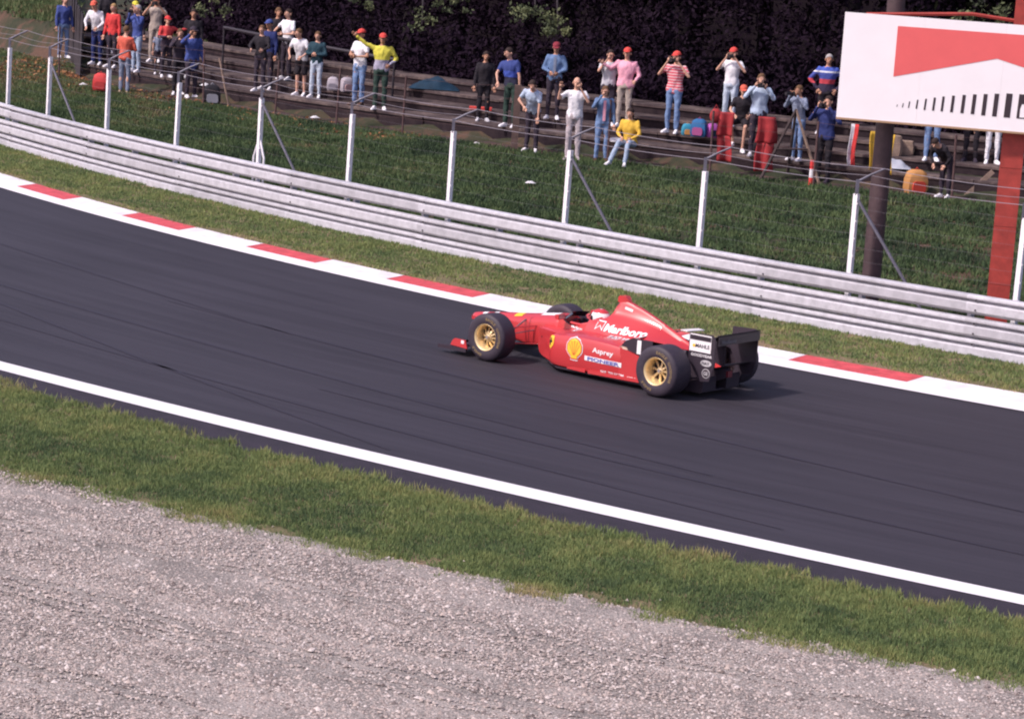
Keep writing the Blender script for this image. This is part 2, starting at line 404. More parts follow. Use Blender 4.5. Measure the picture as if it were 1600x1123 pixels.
def bank_grass():
    n = 56000; U = NR.uniform(-68, -14, n); X = NR.uniform(0, 1, n)
    b = np.array([cB(u)+.3 for u in U]); g = np.array([cT(u) for u in U]) - b
    Lf = (U < -54.6); d = np.where(Lf, X*13, X*(g+.15)); Vv = b+d
    Z = np.array([terr(u, v) for u, v in zip(U, Vv)])
    uvp = np.c_[U, Vv]; nz = fnp(uvp, .55, 22.); nf = fnp(uvp, 2.6, 26.)
    cut = Lf & (Vv > np.array([cT(u) for u in U])+1.2) & (Vv < np.array([cT(u) for u in U])+2.4)
    left = np.clip((-44-U)/8, 0, 1)*(Vv < np.array([cT(u) for u in U])+1.5)
    keep = (NR.uniform(0, 1, n) < 1.25 - np.clip(nz-.25, 0, 1)*2.0 - left*.3) & ~cut
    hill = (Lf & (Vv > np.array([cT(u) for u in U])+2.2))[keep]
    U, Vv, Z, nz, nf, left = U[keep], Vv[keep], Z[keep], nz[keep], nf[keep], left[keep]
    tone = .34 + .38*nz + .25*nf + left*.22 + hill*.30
    h = np.clip(.085+.035*nf, .05, .14)
    blades('bank_grass', worldp(U, Vv, Z), tone, h, .019, m_bblade, 7, .07, lean=.9, label='rough dark green grass on the bank behind the rail')
bank_grass()

def hill_grass():
    n = 15000; X = NR.uniform(-26, -10.5, n); Y = NR.uniform(70, 112, n)
    U = X*UX.x + Y*UX.y; Vv = X*VX.x + Y*VX.y
    t = np.array([cT(u) for u in U]); keep = (X < -12.1 - .178*(Y-71.3)) & (Vv > t+2.2) & (U > -85.5) & (Vv < t+42)
    U, Vv = U[keep], Vv[keep]; nz = fnp(np.c_[U, Vv], .4, 32.)
    Z = np.array([terr(u, v) for u, v in zip(U, Vv)])
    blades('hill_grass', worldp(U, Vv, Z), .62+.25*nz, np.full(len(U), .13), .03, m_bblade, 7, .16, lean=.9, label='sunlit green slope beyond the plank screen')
hill_grass()

def stones(name, n, umin, umax, vfun, size, m, label):
    U = NR.uniform(umin, umax, n); t = NR.uniform(0, 1, n); Vv, Z, keep = vfun(U, t)
    U, Vv, Z = U[keep], Vv[keep], Z[keep]; n = len(U)
    P = worldp(U, Vv, Z); s = size*NR.lognormal(0, .33, n)
    base = np.array([[1, 0, .1], [0, 1, 0], [-1, 0, .1], [0, -1, 0], [0, 0, .75], [0, 0, -.6]], float)
    B = base[None]*NR.uniform(.6, 1.25, (n, 6, 3)) + NR.normal(0, .12, (n, 6, 3))
    a = NR.uniform(0, 2*np.pi, n); ca, sa = np.cos(a), np.sin(a)
    x = B[:, :, 0]*ca[:, None]-B[:, :, 1]*sa[:, None]; y = B[:, :, 0]*sa[:, None]+B[:, :, 1]*ca[:, None]
    W_ = np.stack([x, y, B[:, :, 2]], 2)*s[:, None, None]*.5 + P[:, None]
    i = (np.arange(n)*6)[:, None, None]
    T = np.array([[0, 1, 4], [1, 2, 4], [2, 3, 4], [3, 0, 4]])[None]
    F = (T+i).reshape(-1, 3)
    return link(name, from_np(name, W_.reshape(-1, 3), F, np.repeat(NR.uniform(0, 1, n), 6)), m, label=label, cat='gravel', kind='stuff')
m_stone = bpy.data.materials.new('gravel stones'); m_stone.use_nodes = True
t_ = m_stone.node_tree; b_ = t_.nodes['Principled BSDF']; b_.inputs['Roughness'].default_value = .85; b_.inputs['Specular IOR Level'].default_value = .25
a_ = t_.nodes.new('ShaderNodeAttribute'); a_.attribute_name = 'rnd'; r_ = t_.nodes.new('ShaderNodeValToRGB')
cr = r_.color_ramp
for _ in range(4): cr.elements.new(.5)
for e, (p, c) in zip(cr.elements, [(0, (.12, .095, .088)), (.2, (.26, .215, .20)), (.45, (.38, .32, .295)), (.7, (.45, .37, .33)), (.9, (.62, .55, .52)), (1, (.19, .155, .145))]): e.position = p; e.color = (*c, 1)
t_.links.new(a_.outputs['Fac'], r_.inputs[0]); t_.links.new(r_.outputs[0], b_.inputs['Base Color'])
def gv(U, t):
    g2 = np.array([cG2(u)+.14*fr(u, 1.6, 13.) for u in U]); d = t**.85*7.8
    furrow = .012*np.array([noise.fractal(Vector((u*.25, x*2.2, 8)), 1, 2, 3) for u, x in zip(U, d)])
    keep = np.ones(len(U), bool)
    for d0, sl, w_ in ((3.2, .035, .05), (3.55, .035, .04), (1.6, -.02, .03), (5.1, .05, .05), (6.4, .02, .06)):
        dd = np.abs(d - d0 - sl*(U+18) - .06*np.sin(U*1.3+d0)); furrow -= .016*np.exp(-(dd/w_)**2); furrow += .014*np.exp(-((dd-.09)/.04)**2)
        keep &= ~((dd < w_*.6) & (NR.uniform(0, 1, len(U)) < .40))
    return g2-d+.04+np.where(NR.uniform(0, 1, len(U)) < .012, NR.uniform(0, .5, len(U)), 0), .024+furrow, keep
stones('gravel_stones', 240000, -26.5, -6.5, gv, .0245, m_stone, 'pale pinkish gravel filling the trap along the grass')

# ------------------------------------------------------------------ guard rail
m_galv = mat('galvanised steel', (.50, .49, .535), .6, .15, var=.18, vscale=7, coords='world')
m_galv2 = mat('weathered galvanised steel', (.43, .42, .46), .6, .15, var=.2, vscale=4, coords='world')
m_bolt = mat('bolt steel', (.10, .09, .10), .6, .5)
rail = empty('guard_rail', uv(-30, cB(-30)), label='triple beam galvanised guard rail along the far verge', cat='guard rail')
rail.location = (0, 0, 0)
WP = [(0, .152), (.012, .152), (.030, .146), (.080, .134), (.090, .124), (.092, .092), (.082, .082), (.004, .074), (.0, .062), (.004, .046), (.084, .030), (.094, .018), (.096, -.094), (.086, -.112), (.030, -.135), (.010, -.148), (0, -.150)]
def arc_pts(f, s0, s1, step=.05):
    """points spaced evenly along a curve v=f(u)"""
    u = s0; out = [u]
    while u < s1:
        d = (f(u+.01)-f(u-.01))/.02; u += step/math.sqrt(1+d*d); out.append(u)
    return out
allu = arc_pts(cB, -70, 8, .05)
seg = 76   # 3.8 m panels
for i0 in range(0, len(allu)-1, seg):
    for zi, zc in enumerate((.125, .438, .79)):
        idx = list(range(i0, min(i0+seg+4, len(allu)), 16));
        if idx[-1] != min(i0+seg+3, len(allu)-1): idx.append(min(i0+seg+3, len(allu)-1))
        RV = []
        jit = R_.uniform(-.006, .006); lap = .004
        for a in idx:
            u = allu[a]; n_ = Vector((0, 0, 0)); d = (cB(u+.01)-cB(u-.01))/.02
            nrm = (UX*d - VX).normalized()          # towards the track
            ring = []
            off = lap*(1 if a < i0+8 else 0)
            for (x, z) in WP: ring.append(uv(u, cB(u), zc+z+jit) + nrm*(x+off))
            for (x, z) in reversed(WP): ring.append(uv(u, cB(u), zc+z+jit) + nrm*(x+off-.005))
            RV.append(ring)
        MB().rings(RV).build('rail_panel', m_galv if (i0//seg+zi) % 3 else m_galv2, rail, smooth=28)
        u = allu[min(i0+2, len(allu)-1)]; d = (cB(u+.01)-cB(u-.01))/.02; nrm = (UX*d - VX).normalized()
        for dz in (.075, -.075):
            MB().tube([uv(u+.06, cB(u+.06), zc+dz)+nrm*.09, uv(u+.06, cB(u+.06), zc+dz)+nrm*.115], .014, 6).build('bolt', m_bolt, rail)
        MB().tube([uv(u, cB(u), zc)+nrm*.01, uv(u, cB(u), zc)+nrm*.04], .024, 6).build('bolt', m_bolt, rail)
pm = MB().box((0, 0, .44), (.045, .12, .92)).box((0, -.06, .44), (.06, .012, .92)).mesh('barrier_post')
pm.materials.append(m_galv2)
for i0 in range(0, len(allu)-1, 38):
    u = allu[i0]; d = (cB(u+.01)-cB(u-.01))/.02; nrm = (UX*d - VX).normalized()
    o = bpy.data.objects.new('rail_post', pm); COL.objects.link(o); o.parent = rail
    o.location = uv(u, cB(u), 0) - nrm*.085; o.rotation_euler = (0, 0, math.atan2(nrm.y, nrm.x)+math.pi/2)

# ------------------------------------------------------------------ debris fence behind the rail
m_pwhite = mat('white painted fence post', (.80, .77, .80), .55, var=.10, vscale=9)
m_pgrey = mat('grey galvanised bracket', (.13, .125, .16), .6, .3, var=.2, vscale=9)
m_wire = mat('fence wire', (.24, .22, .26), .6, .2)
m_rust = mat('rusty steel', (.085, .045, .045), .85, var=.4, vscale=12)
fence = empty('debris_fence', label='white posted debris fence with angled wire arms behind the guard rail', cat='fence')
us_f = [-49.5, -46.7, -44.6, -41.85, -39.05, -36.1, -33.3, -30.5, -27.65, -24.7, -21.75]
dv_f = .42
du_prev = 2.75
us_all = us_f + [-21.75+2.9*k for k in (1, 2, 3, 4, 5)]
us_all = [-49.5-2.8*k for k in (4, 3, 2, 1)] + us_all
tops = {}
braced = {-44.6, -36.1, -27.65, -21.75, -55.1}
def post_mesh(splay):
    mb = MB().box((0, 0, 1.06), (.075, .075, 2.12))
    for k in range(7): mb.box((.043, -.02, .35+k*.27), (.018, .02, .02))     # wire staples on the edge
    if splay:
        for s in (-1, 1): mb.tube([(s*.02, 0, 1.32), (s*.17, 0, .98), (s*.17, 0, 0)], .022, 6)
    return mb.mesh('post')
pme = post_mesh(False); pms = post_mesh(True)
for me_ in (pme, pms): me_.materials.append(m_pwhite)
WZ = [1.15, 1.42, 1.69, 1.96, 2.28, 2.5]
posts_w = []
for u in us_all:
    d = (cB(u+.01)-cB(u-.01))/.02; t = (UX+VX*d).normalized(); n_ = Vector((-t.y, t.x, 0))
    b = uv(u, cB(u)) + n_*.36 - t*.27
    o = bpy.data.objects.new('post', pms if u == -36.1 else pme); COL.objects.link(o); o.parent = fence; o.location = b
    o.rotation_euler = (R_.uniform(-.012, .012), R_.uniform(-.018, .018), math.atan2(t.y, t.x))
    mb = MB().box((b.x, b.y, 2.22), (.05, .05, .24)); mb.build('post_top', m_pgrey, fence)
    # arm leaning away from the track and along it
    arm = n_*.30 + t*.28 + Vector((0, 0, .20)); tip = b + Vector((0, 0, 2.33)) + arm
    MB().tube([b+Vector((0, 0, 2.31)), b+Vector((0, 0, 2.33))+arm*.5, tip], [.024, .02, .016], 6).build('arm', m_pgrey, fence)
    posts_w.append((b, tip, t, n_))
    if u in braced:
        e = b + t*1.28 + n_*.30; e.z = .30
        MB().tube([b+Vector((0, 0, 2.02))+t*.04, e], .026, 6).build('brace', m_pgrey, fence)
mb = MB()
def sagline(mb, a, b_, r, sag):
    P = [a.lerp(b_, k/6) - Vector((0, 0, sag*4*(k/6)*(1-k/6))) for k in range(7)]; mb.tube(P, r, 4, False)
for (b0, t0, _, _), (b1, t1, _, _) in zip(posts_w, posts_w[1:]):
    for k, z in enumerate((2.31,)): sagline(mb, b0+Vector((0, 0, z)), b1+Vector((0, 0, z)), .006, .03)
    sagline(mb, t0, t1, .006, .04); sagline(mb, (t0+b0+Vector((0, 0, 2.3)))/2, (t1+b1+Vector((0, 0, 2.3)))/2, .004, .05)
tag(mb.build('top_wire', m_wire, fence), kind='stuff')
mb = MB()
for (b0, t0, _, _), (b1, t1, _, _) in zip(posts_w, posts_w[1:]):
    for z in (1.1, 1.3, 1.5, 1.7, 1.9, 2.1): sagline(mb, b0+Vector((0, 0, z)), b1+Vector((0, 0, z)), .0009, .015)
tag(mb.build('mesh_wire', m_wire, fence), kind='stuff')

# ------------------------------------------------------------------ terraces
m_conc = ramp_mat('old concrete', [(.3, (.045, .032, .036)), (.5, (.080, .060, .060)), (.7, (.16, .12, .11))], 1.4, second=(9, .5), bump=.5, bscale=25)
m_conc_d = ramp_mat('dark concrete face', [(.3, (.018, .012, .017)), (.6, (.036, .025, .028))], 1.8, second=(7, .5), bump=.5, bscale=25)  # darker concrete for the step faces below the paler treads
terrace = empty('terrace', kind='structure')
def tz(k): return Z0+.4+.22*k
TU0, TU1 = -53.9, 2
for k in range(4):
    u = TU0 - 2.2*k
    while u < TU1:
        L = 2.6; e = min(u+L, TU1); rings = []
        dz = R_.uniform(-.012, .012); dv = R_.uniform(-.02, .02)
        for j in range(5):
            uu = u+.008+(e-u-.016)*j/4; v0 = cT(uu)+1.0+.85*k+dv; v1 = v0+.85+.06-dv*2; z = tz(k)+dz; zb = (tz(k-1)-.04 if k else Z0-.3)
            rings.append([uv(uu, v0+.03, zb), uv(uu, v0+.03, z-.07), uv(uu, v0, z-.065), uv(uu, v0, z-.012), uv(uu, v0+.015, z), uv(uu, v1, z-.004), uv(uu, v1, zb)])
        mb = MB().rings(rings)
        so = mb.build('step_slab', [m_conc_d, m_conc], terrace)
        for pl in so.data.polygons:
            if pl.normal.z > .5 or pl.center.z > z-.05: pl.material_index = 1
        u = e
strip('terrace_path', cT, lambda u: cT(u)+1.04, Z0+.03, Z0+.035, ramp_mat('trodden earth', [(.3, (.04, .028, .03)), (.55, (.075, .05, .048)), (.75, (.14, .08, .06))], 1.2, second=(8, .5), bump=.5), TU0, TU1, 150, rag0=.12, nv=2)
m_litter = ramp_mat('shade-dark leaf litter', [(.35, (.007, .005, .007)), (.6, (.014, .010, .011))], 1.2, second=(8, .5), bump=.5, spec=0)  # near-black floor: the shade under the trees is put into its colour
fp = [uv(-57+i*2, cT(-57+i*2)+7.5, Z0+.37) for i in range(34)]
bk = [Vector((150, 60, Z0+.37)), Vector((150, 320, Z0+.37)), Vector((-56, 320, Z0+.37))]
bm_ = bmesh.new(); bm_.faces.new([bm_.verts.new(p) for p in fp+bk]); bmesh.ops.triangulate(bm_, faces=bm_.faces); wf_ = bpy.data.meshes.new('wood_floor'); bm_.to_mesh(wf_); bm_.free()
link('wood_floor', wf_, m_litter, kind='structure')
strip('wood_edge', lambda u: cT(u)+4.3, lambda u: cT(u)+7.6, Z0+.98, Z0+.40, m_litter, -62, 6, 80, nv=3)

# plank screen at the end of the terrace
m_plank = mat('weathered grey plank', (.085, .072, .082), .85, var=.3, vscale=6, stretch=(6, 6, .6))
scr = empty('plank_fence', label='weathered grey plank screen with sloping top at the terrace end', cat='fence')
u = -59.4
def wallp(u):
    s_ = (-53.9-u)/5.5; return uv(u, cT(u)+.75+s_*2.4, .55+s_*.75), 1.35+s_*.15
while u < -53.9:
    b, hh = wallp(u); hh += .45 + R_.uniform(-.03, .03)
    mb = MB().box((0, 0, hh/2), (.19, .03, hh)); o = mb.build('plank', m_plank, scr); o.location = b; o.rotation_euler = (R_.uniform(-.02, .02), R_.uniform(-.02, .02), math.atan2(UX.y, UX.x)-.9)
    u += .155
for z in (.3, 1.1):
    MB().tube([wallp(-59.4)[0]+VX*.05+Vector((0, 0, z)), wallp(-53.9)[0]+VX*.05+Vector((0, 0, z))], .03, 5).build('batten', m_plank, scr)

# crowd fence at the front of the terraces (rusty posts, slack wires)
cf = empty('crowd_fence', label='low rusty wire fence with thin posts along the terrace foot', cat='fence')
cfu = [-53.8, -50.5, -47.2, -44.6, -42.6, -40.6, -37.52, -35.2, -32.84, -30.6, -27.8, -25, -22]
prev = None; mbw = MB()
for i, u in enumerate(cfu):
    v = cT(u)-.05; z = terr(u, v); b = uv(u, v, z-.1); hgt = 1.35 if u != -37.52 else 1.45
    thick = u in (-37.52,)
    ln = R_.uniform(-.05, .05)
    top = b+Vector((ln, 0, hgt+.1))
    if thick: MB().box((b+top)/2, (.15, .14, hgt+.1)).build('post', mat('brown timber', (.10, .062, .055), .85, var=.3, vscale=8), cf)
    else: MB().tube([b, top], .026, 6).build('post', m_rust, cf)
    if prev is not None:
        for f_ in (.35, .6, .8, .98): sagline(mbw, prev[0].lerp(prev[1], f_), b.lerp(top, f_), .0035, .03)
    prev = (b, top)
tag(mbw.build('wire', m_rust, cf), kind='stuff')

# crush barrier on the terrace
m_dk = mat('dark painted steel', (.025, .018, .026), .6)
cb = empty('crush_barrier', label='dark steel crush barrier the spectators lean on', cat='barrier')
P = [uv(-49.6+k*.66, cT(-49.6+k*.66)+2.6-(k*.03), 0) for k in range(11)]
ztop = tz(1)+1.08
MB().tube([p+Vector((0, 0, ztop-.02*i)) for i, p in enumerate(P)], .045, 8).build('rail', m_dk, cb)
for k in (0, 3, 6, 10): MB().tube([P[k]+Vector((0, 0, 1.0)), P[k]+Vector((0, 0, ztop-.02*k))], .03, 6).build('post', m_dk, cb)

# ------------------------------------------------------------------ billboard and its steelwork
m_bb = mat('white billboard sheet', (.84, .80, .82), .45, var=.03, vscale=2)
m_bbred = mat('red billboard print', (.72, .12, .12), .5, var=.05, vscale=2)
m_bbblk = mat('black billboard print', (.035, .022, .03), .5)
m_redst = mat('red painted steel', (.33, .04, .03), .55, var=.28, vscale=5)
m_brown = mat('brown painted steel', (.065, .038, .042), .6, var=.3, vscale=5)
bb = empty('billboard', label='large white billboard with red chevron and growing black bars', cat='billboard')
A0 = Vector((4.715, 41.5, 0)); BD = Vector((1, -.19, 0)).normalized(); BN = Vector((BD.y, -BD.x, 0))   # BN faces the camera
zb0, zt0 = 3.28, 4.885; BW = 4.6
def bp(x, z, o=0): return A0 + BD*x + BN*o + Vector((0, 0, z))
seams = [0, 1.22, 2.44, 3.66, BW]
for a, b2 in zip(seams, seams[1:]):
    MB().prism([bp(a+.0006, zb0), bp(b2-.0006, zb0), bp(b2-.0006, zt0), bp(a+.0006, zt0)], BN*-.03).build('panel', m_bb, bb)
MB().prism([bp(.814, 4.732, .004), bp(4.0, 4.745, .004), bp(4.0, 3.94, .004), bp(2.343, 4.356, .004), bp(.814, 3.963, .004)], BN*.001).build('chevron', m_bbred, bb)
xs = [(.91, .009, 3.547, 3.509), (.997, .013, 3.573, 3.508), (1.09, .016, 3.607, 3.508), (1.209, .022, 3.641, 3.504), (1.334, .027, 3.667, 3.496), (1.464, .032, 3.696, 3.496), (1.594, .035, 3.723, 3.496), (1.742, .043, 3.748, 3.495), (1.901, .049, 3.772, 3.494), (2.059, .054, 3.793, 3.491), (2.221, .06, 3.811, 3.486), (2.388, .068, 3.83, 3.484), (2.575, .094, 3.847, 3.483)]
for x, w_, z1_, z2_ in xs: MB().prism([bp(x-w_/2-.005, z2_, .004), bp(x+w_/2-.005, z2_, .004), bp(x+w_/2+.005, z1_, .004), bp(x-w_/2+.005, z1_, .004)], BN*.001).build('bar', m_bbblk, bb)
MB().prism([bp(2.715, 3.483, .004), bp(3.35, 3.483, .004), bp(3.35, 3.85, .004), bp(2.725, 3.85, .004)], BN*.001).build('bar', m_bbblk, bb)
for k in range(2):  # white detail cut in the last block
    x = 2.81+k*.28
    MB().prism([bp(x-.05, 3.50, .007), bp(x+.05, 3.50, .007), bp(x+.06, 3.62, .007), bp(x+.02, 3.70, .007), bp(x-.03, 3.70, .007), bp(x-.05, 3.62, .007)], BN*.001).build('emblem', m_bb, bb)
MB().prism([bp(0, zb0-.03, .01), bp(BW, zb0-.03, .01), bp(BW, zb0, .01), bp(0, zb0, .01)], BN*-.06).build('lower_rail', mat('ochre edge strip', (.35, .22, .13), .6), bb)
MB().tube([bp(.3, 4.86, -.30), bp(1.9, 4.98, -.40), bp(2.5, 4.93, -.40), bp(4.6, 4.90, -.40)], .03, 6).build('brace', m_redst, bb)
# supports: round brown mast and red box column
mast = MB().tube([(5.53, 41.9, -.1), (5.53, 41.9, 9.0)], [.15, .13], 14).build('mast', m_brown, None, smooth=40, label='round dark brown steel mast under the billboard left half', cat='post')
rc = empty('red_column', (7.44, 41.35, 0), label='red painted box column carrying the billboard right end', cat='column')
for z in range(7):
    MB().box((0, 0, .45+z*.9+.0), (.34, .30, .894), Matrix.Rotation(-.19, 3, 'Z')).build('segment', m_redst, rc)
MB().box((0, 0, .06), (.46, .42, .1), Matrix.Rotation(-.19, 3, 'Z')).build('base', m_redst, rc)
tag(MB().tube([(7.50, 40.0, 0), (7.50, 40.0, 2.35)], .03, 8).build('fence_pole', m_galv2, None), 'thin grey pole beside the red column', 'pole')

# ------------------------------------------------------------------ trees
m_bark = mat('bark', (.022, .015, .018), .9, var=.35, vscale=10, bump=.6)
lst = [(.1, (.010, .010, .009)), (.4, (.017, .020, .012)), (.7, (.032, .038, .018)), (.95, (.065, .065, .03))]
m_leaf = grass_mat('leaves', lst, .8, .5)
def leaves_np(C, Rr, n, size, seed, hollow=.35):
    g = np.random.default_rng(seed); nc = max(8, n//45)
    d = g.normal(0, 1, (nc, 3)); d /= np.linalg.norm(d, axis=1)[:, None]; r = g.uniform(hollow, 1, nc)**.6
    cc = d*r[:, None]*np.array(Rr) + np.array(C)
    cs = g.uniform(.5, 1.2, nc)*min(Rr)*.28
    k = g.integers(0, nc, n); p = cc[k] + g.normal(0, 1, (n, 3))*cs[k][:, None]*np.array([1, 1, .6])
    a = g.normal(0, 1, (n, 3)); a /= np.linalg.norm(a, axis=1)[:, None]; b = np.cross(a, g.normal(0, 1, (n, 3))); b /= np.linalg.norm(b, axis=1)[:, None]
    s = size*g.uniform(.6, 1.4, n)[:, None]
    Vv = np.stack([p-a*s, p+b*s*.5, p+a*s, p-b*s*.5], 1).reshape(-1, 3); i = (np.arange(n)*4)[:, None]
    F = np.concatenate([i, i+1, i+2, i+3], 1)
    t = np.repeat(g.uniform(.1, .7, nc)[k] + g.normal(0, .08, n), 4)
    return Vv, F, t
def tree_mesh(seed, h, cz, Rr, n, size):
    g = random.Random(seed); tr = MB()
    tr.tube([(0, 0, -.3), (.05, 0, h*.25), (g.uniform(-.2, .2), g.uniform(-.2, .2), h*.55), (g.uniform(-.3, .3), 0, h*.85)], [.24, .19, .14, .05], 9)
    for k in range(7):
        a = g.uniform(0, 6.28); z = h*g.uniform(.3, .7); L = g.uniform(1.2, 2.6)
        tr.tube([(0, 0, z), (math.cos(a)*L*.5, math.sin(a)*L*.5, z+L*.3), (math.cos(a)*L, math.sin(a)*L, z+L*.5)], [.08, .05, .02], 6)
    t_ = tr.mesh('trunk'); t_.materials.append(m_bark); t_.shade_smooth()
    Vv, F, tt = leaves_np((0, 0, cz), Rr, n, size, seed); c = from_np('crown', Vv, F, tt, 4); c.materials.append(m_leaf)
    return t_, c
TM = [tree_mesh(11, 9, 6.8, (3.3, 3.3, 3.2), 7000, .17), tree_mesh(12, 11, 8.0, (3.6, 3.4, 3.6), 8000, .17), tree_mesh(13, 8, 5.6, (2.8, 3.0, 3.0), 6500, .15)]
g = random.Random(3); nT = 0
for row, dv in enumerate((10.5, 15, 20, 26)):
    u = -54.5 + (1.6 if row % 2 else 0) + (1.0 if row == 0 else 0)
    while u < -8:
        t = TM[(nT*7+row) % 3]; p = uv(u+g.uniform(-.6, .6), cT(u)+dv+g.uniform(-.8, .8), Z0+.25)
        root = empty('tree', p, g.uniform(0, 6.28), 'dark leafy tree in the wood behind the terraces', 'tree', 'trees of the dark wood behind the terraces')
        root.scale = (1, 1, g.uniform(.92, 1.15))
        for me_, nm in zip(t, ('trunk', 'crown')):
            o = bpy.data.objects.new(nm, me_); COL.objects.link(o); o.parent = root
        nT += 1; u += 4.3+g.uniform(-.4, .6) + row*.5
# undergrowth: a dense mass closing the wood, deep shade put into its leaf colour
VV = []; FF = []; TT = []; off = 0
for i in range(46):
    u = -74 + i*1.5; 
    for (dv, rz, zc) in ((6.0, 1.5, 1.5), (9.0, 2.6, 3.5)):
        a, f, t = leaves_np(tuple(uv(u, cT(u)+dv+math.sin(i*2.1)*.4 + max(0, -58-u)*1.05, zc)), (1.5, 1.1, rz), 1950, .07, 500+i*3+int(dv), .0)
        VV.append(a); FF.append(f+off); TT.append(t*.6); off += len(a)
m_under = grass_mat('shade-dark undergrowth leaves', [(.1, (.016, .010, .018)), (.5, (.022, .014, .023)), (.95, (.028, .021, .027))], .6, .4, .0, .0)
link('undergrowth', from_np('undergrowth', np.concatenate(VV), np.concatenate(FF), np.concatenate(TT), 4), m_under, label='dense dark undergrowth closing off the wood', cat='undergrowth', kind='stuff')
# low branches hanging into view over the terraces
def branch(p, r, n, seed, label):
    root = empty('hanging_branch', p, 0, label, 'branch')
    Vv, F, t = leaves_np((0, 0, 0), r, n, .07, seed, .1); link('foliage', from_np('foliage', Vv, F, t+.35, 4), m_leaf, root)
    MB().tube([(0, .6, 2.2), (0, .2, .9), (.1, 0, 0)], [.05, .03, .01], 6).build('branch', m_bark, root)

# ------------------------------------------------------------------ the racing car (x forward, y towards the camera side, z up; origin under the rear axle)
CAR_P = Vector((2.4802, 35.3833, .012)); CAR_A = .6771
fxv = Vector((-math.cos(CAR_A), math.sin(CAR_A), 0))
car = empty('racing_car', CAR_P, math.atan2(fxv.y, fxv.x), 'red open-wheel racing car with gold rims rounding the bend', 'racing car')
car.scale = (1.02, 1.0, 1.01)
# local y axis of the empty points to its left = towards the camera for a car heading left
m_red = mat('glossy red bodywork', (.50, .034, .040), .38, var=.05, vscale=2, coat=.5)
m_blk = mat('matt black composite', (.035, .024, .036), .6, spec=.3)
m_blk2 = mat('satin black wing', (.040, .030, .042), .35, spec=.5)
m_tyre = mat('tyre rubber', (.036, .026, .040), .62, var=.15, vscale=20, spec=.45)
m_gold = mat('gold magnesium rim', (.92, .70, .38), .36, .45, var=.08, vscale=20)
m_dgold = mat('gold spoke', (.66, .50, .28), .42, .45)
m_steel = mat('bright steel', (.55, .52, .55), .3, .8)
m_dwhite = mat('white decal', (.82, .78, .80), .4)
m_dyel = mat('yellow decal', (.85, .50, .04), .4)
m_dcream = mat('cream tyre lettering', (.27, .19, .09), .7)
m_dblue = mat('blue decal', (.12, .13, .42), .4)
m_dred = mat('red decal', (.62, .04, .04), .4)
m_dblk = mat('black decal', (.03, .02, .03), .4)

def cub(keys, x):
    """Catmull-Rom through keyed rows [(x, [values])...] (x descending or ascending)"""
    K = sorted(keys, key=lambda k: k[0]); xs = [k[0] for k in K]
    if x <= xs[0]: return list(K[0][1])
    if x >= xs[-1]: return list(K[-1][1])
    i = max(j for j in range(len(xs)-1) if xs[j] <= x); t = (x-xs[i])/(xs[i+1]-xs[i])
    a, b = K[i][1], K[i+1][1]; p = K[i-1][1] if i else a; n = K[i+2][1] if i+2 < len(K) else b
    d0 = (xs[i+1]-xs[max(i-1, 0)]) or 1; d1 = (xs[min(i+2, len(xs)-1)]-xs[i]) or 1; h = xs[i+1]-xs[i]
    out = []
    for k in range(len(a)):
        m0 = (b[k]-p[k])/d0*h; m1 = (n[k]-a[k])/d1*h
        out.append((2*t**3-3*t*t+1)*a[k]+(t**3-2*t*t+t)*m0+(-2*t**3+3*t*t)*b[k]+(t**3-t*t)*m1)
    return out
def tub_half(x):
    zt, zb, wt, wb = cub([(3.86, (.42, .38, .035, .03)), (3.82, (.445, .36, .07, .06)), (3.65, (.475, .33, .10, .085)), (3.2, (.54, .26, .14, .13)), (2.9, (.575, .19, .175, .18)),
        (2.5, (.635, .205, .215, .22)), (2.42, (.648, .20, .225, .25)), (2.36, (.655, .06, .23, .27)), (2.2, (.68, .05, .25, .29)), (1.9, (.66, .05, .27, .33)), (1.6, (.69, .05, .28, .34)), (1.45, (.70, .05, .28, .34)), (1.3, (.66, .05, .28, .34))], x)
    if 1.60 < x < 2.18:                                   # scalloped cockpit rim
        s = math.sin(math.pi*(x-1.60)/.58); zt -= .085*s
    zm = zb+(zt-zb)*.5; r = min(.05, (zt-zb)*.3)
    cw = .055*min(1, max(0, (x-1.5)/.3)); top = [(0, zt), (.45*wt, zt-cw*.35), (.8*wt, zt-.006-cw*.9), (.95*wt, zt-r*.35-cw*1.1), (wt, zt-r-cw*1.2)]
    if 1.63 < x < 2.15:                                   # the opening: inner walls and floor
        top = [(0, .30), (.5*wt, .30), (.78*wt, .34), (.80*wt, zt-.01), (wt-.01, zt-.006)]
    return top + [((wt+wb)/2+.008, zm), (wb, zb+r), (wb*.94, zb+r*.3), (.8*wb, zb), (.4*wb, zb), (0, zb)]
def loft_half(mb, xs, half, caps=True):
    R = []
    for x in xs:
        h = half(x); R.append([Vector((x, y, z)) for y, z in h] + [Vector((x, -y, z)) for y, z in reversed(h[1:-1])])
    mb.rings(R, True, caps, caps); return mb
xs = sorted(set([round(1.3+.04*i, 3) for i in range(65)] + [1.61, 1.65, 2.13, 2.17, 3.83, 3.85, 3.86]))
me_tub = loft_half(MB(), xs, tub_half).mesh('monocoque')
for mm in (m_red, m_blk): me_tub.materials.append(mm)
for p in me_tub.polygons:
    c = p.center
    if 1.63 < c.x < 2.15 and abs(c.y) < .24 and c.z < .67 and (p.normal.z > .3 or abs(c.y) < .215) and c.z > .25: p.material_index = 1
    if c.z < .055: p.material_index = 1
link('monocoque', me_tub, None, car, smooth=42)
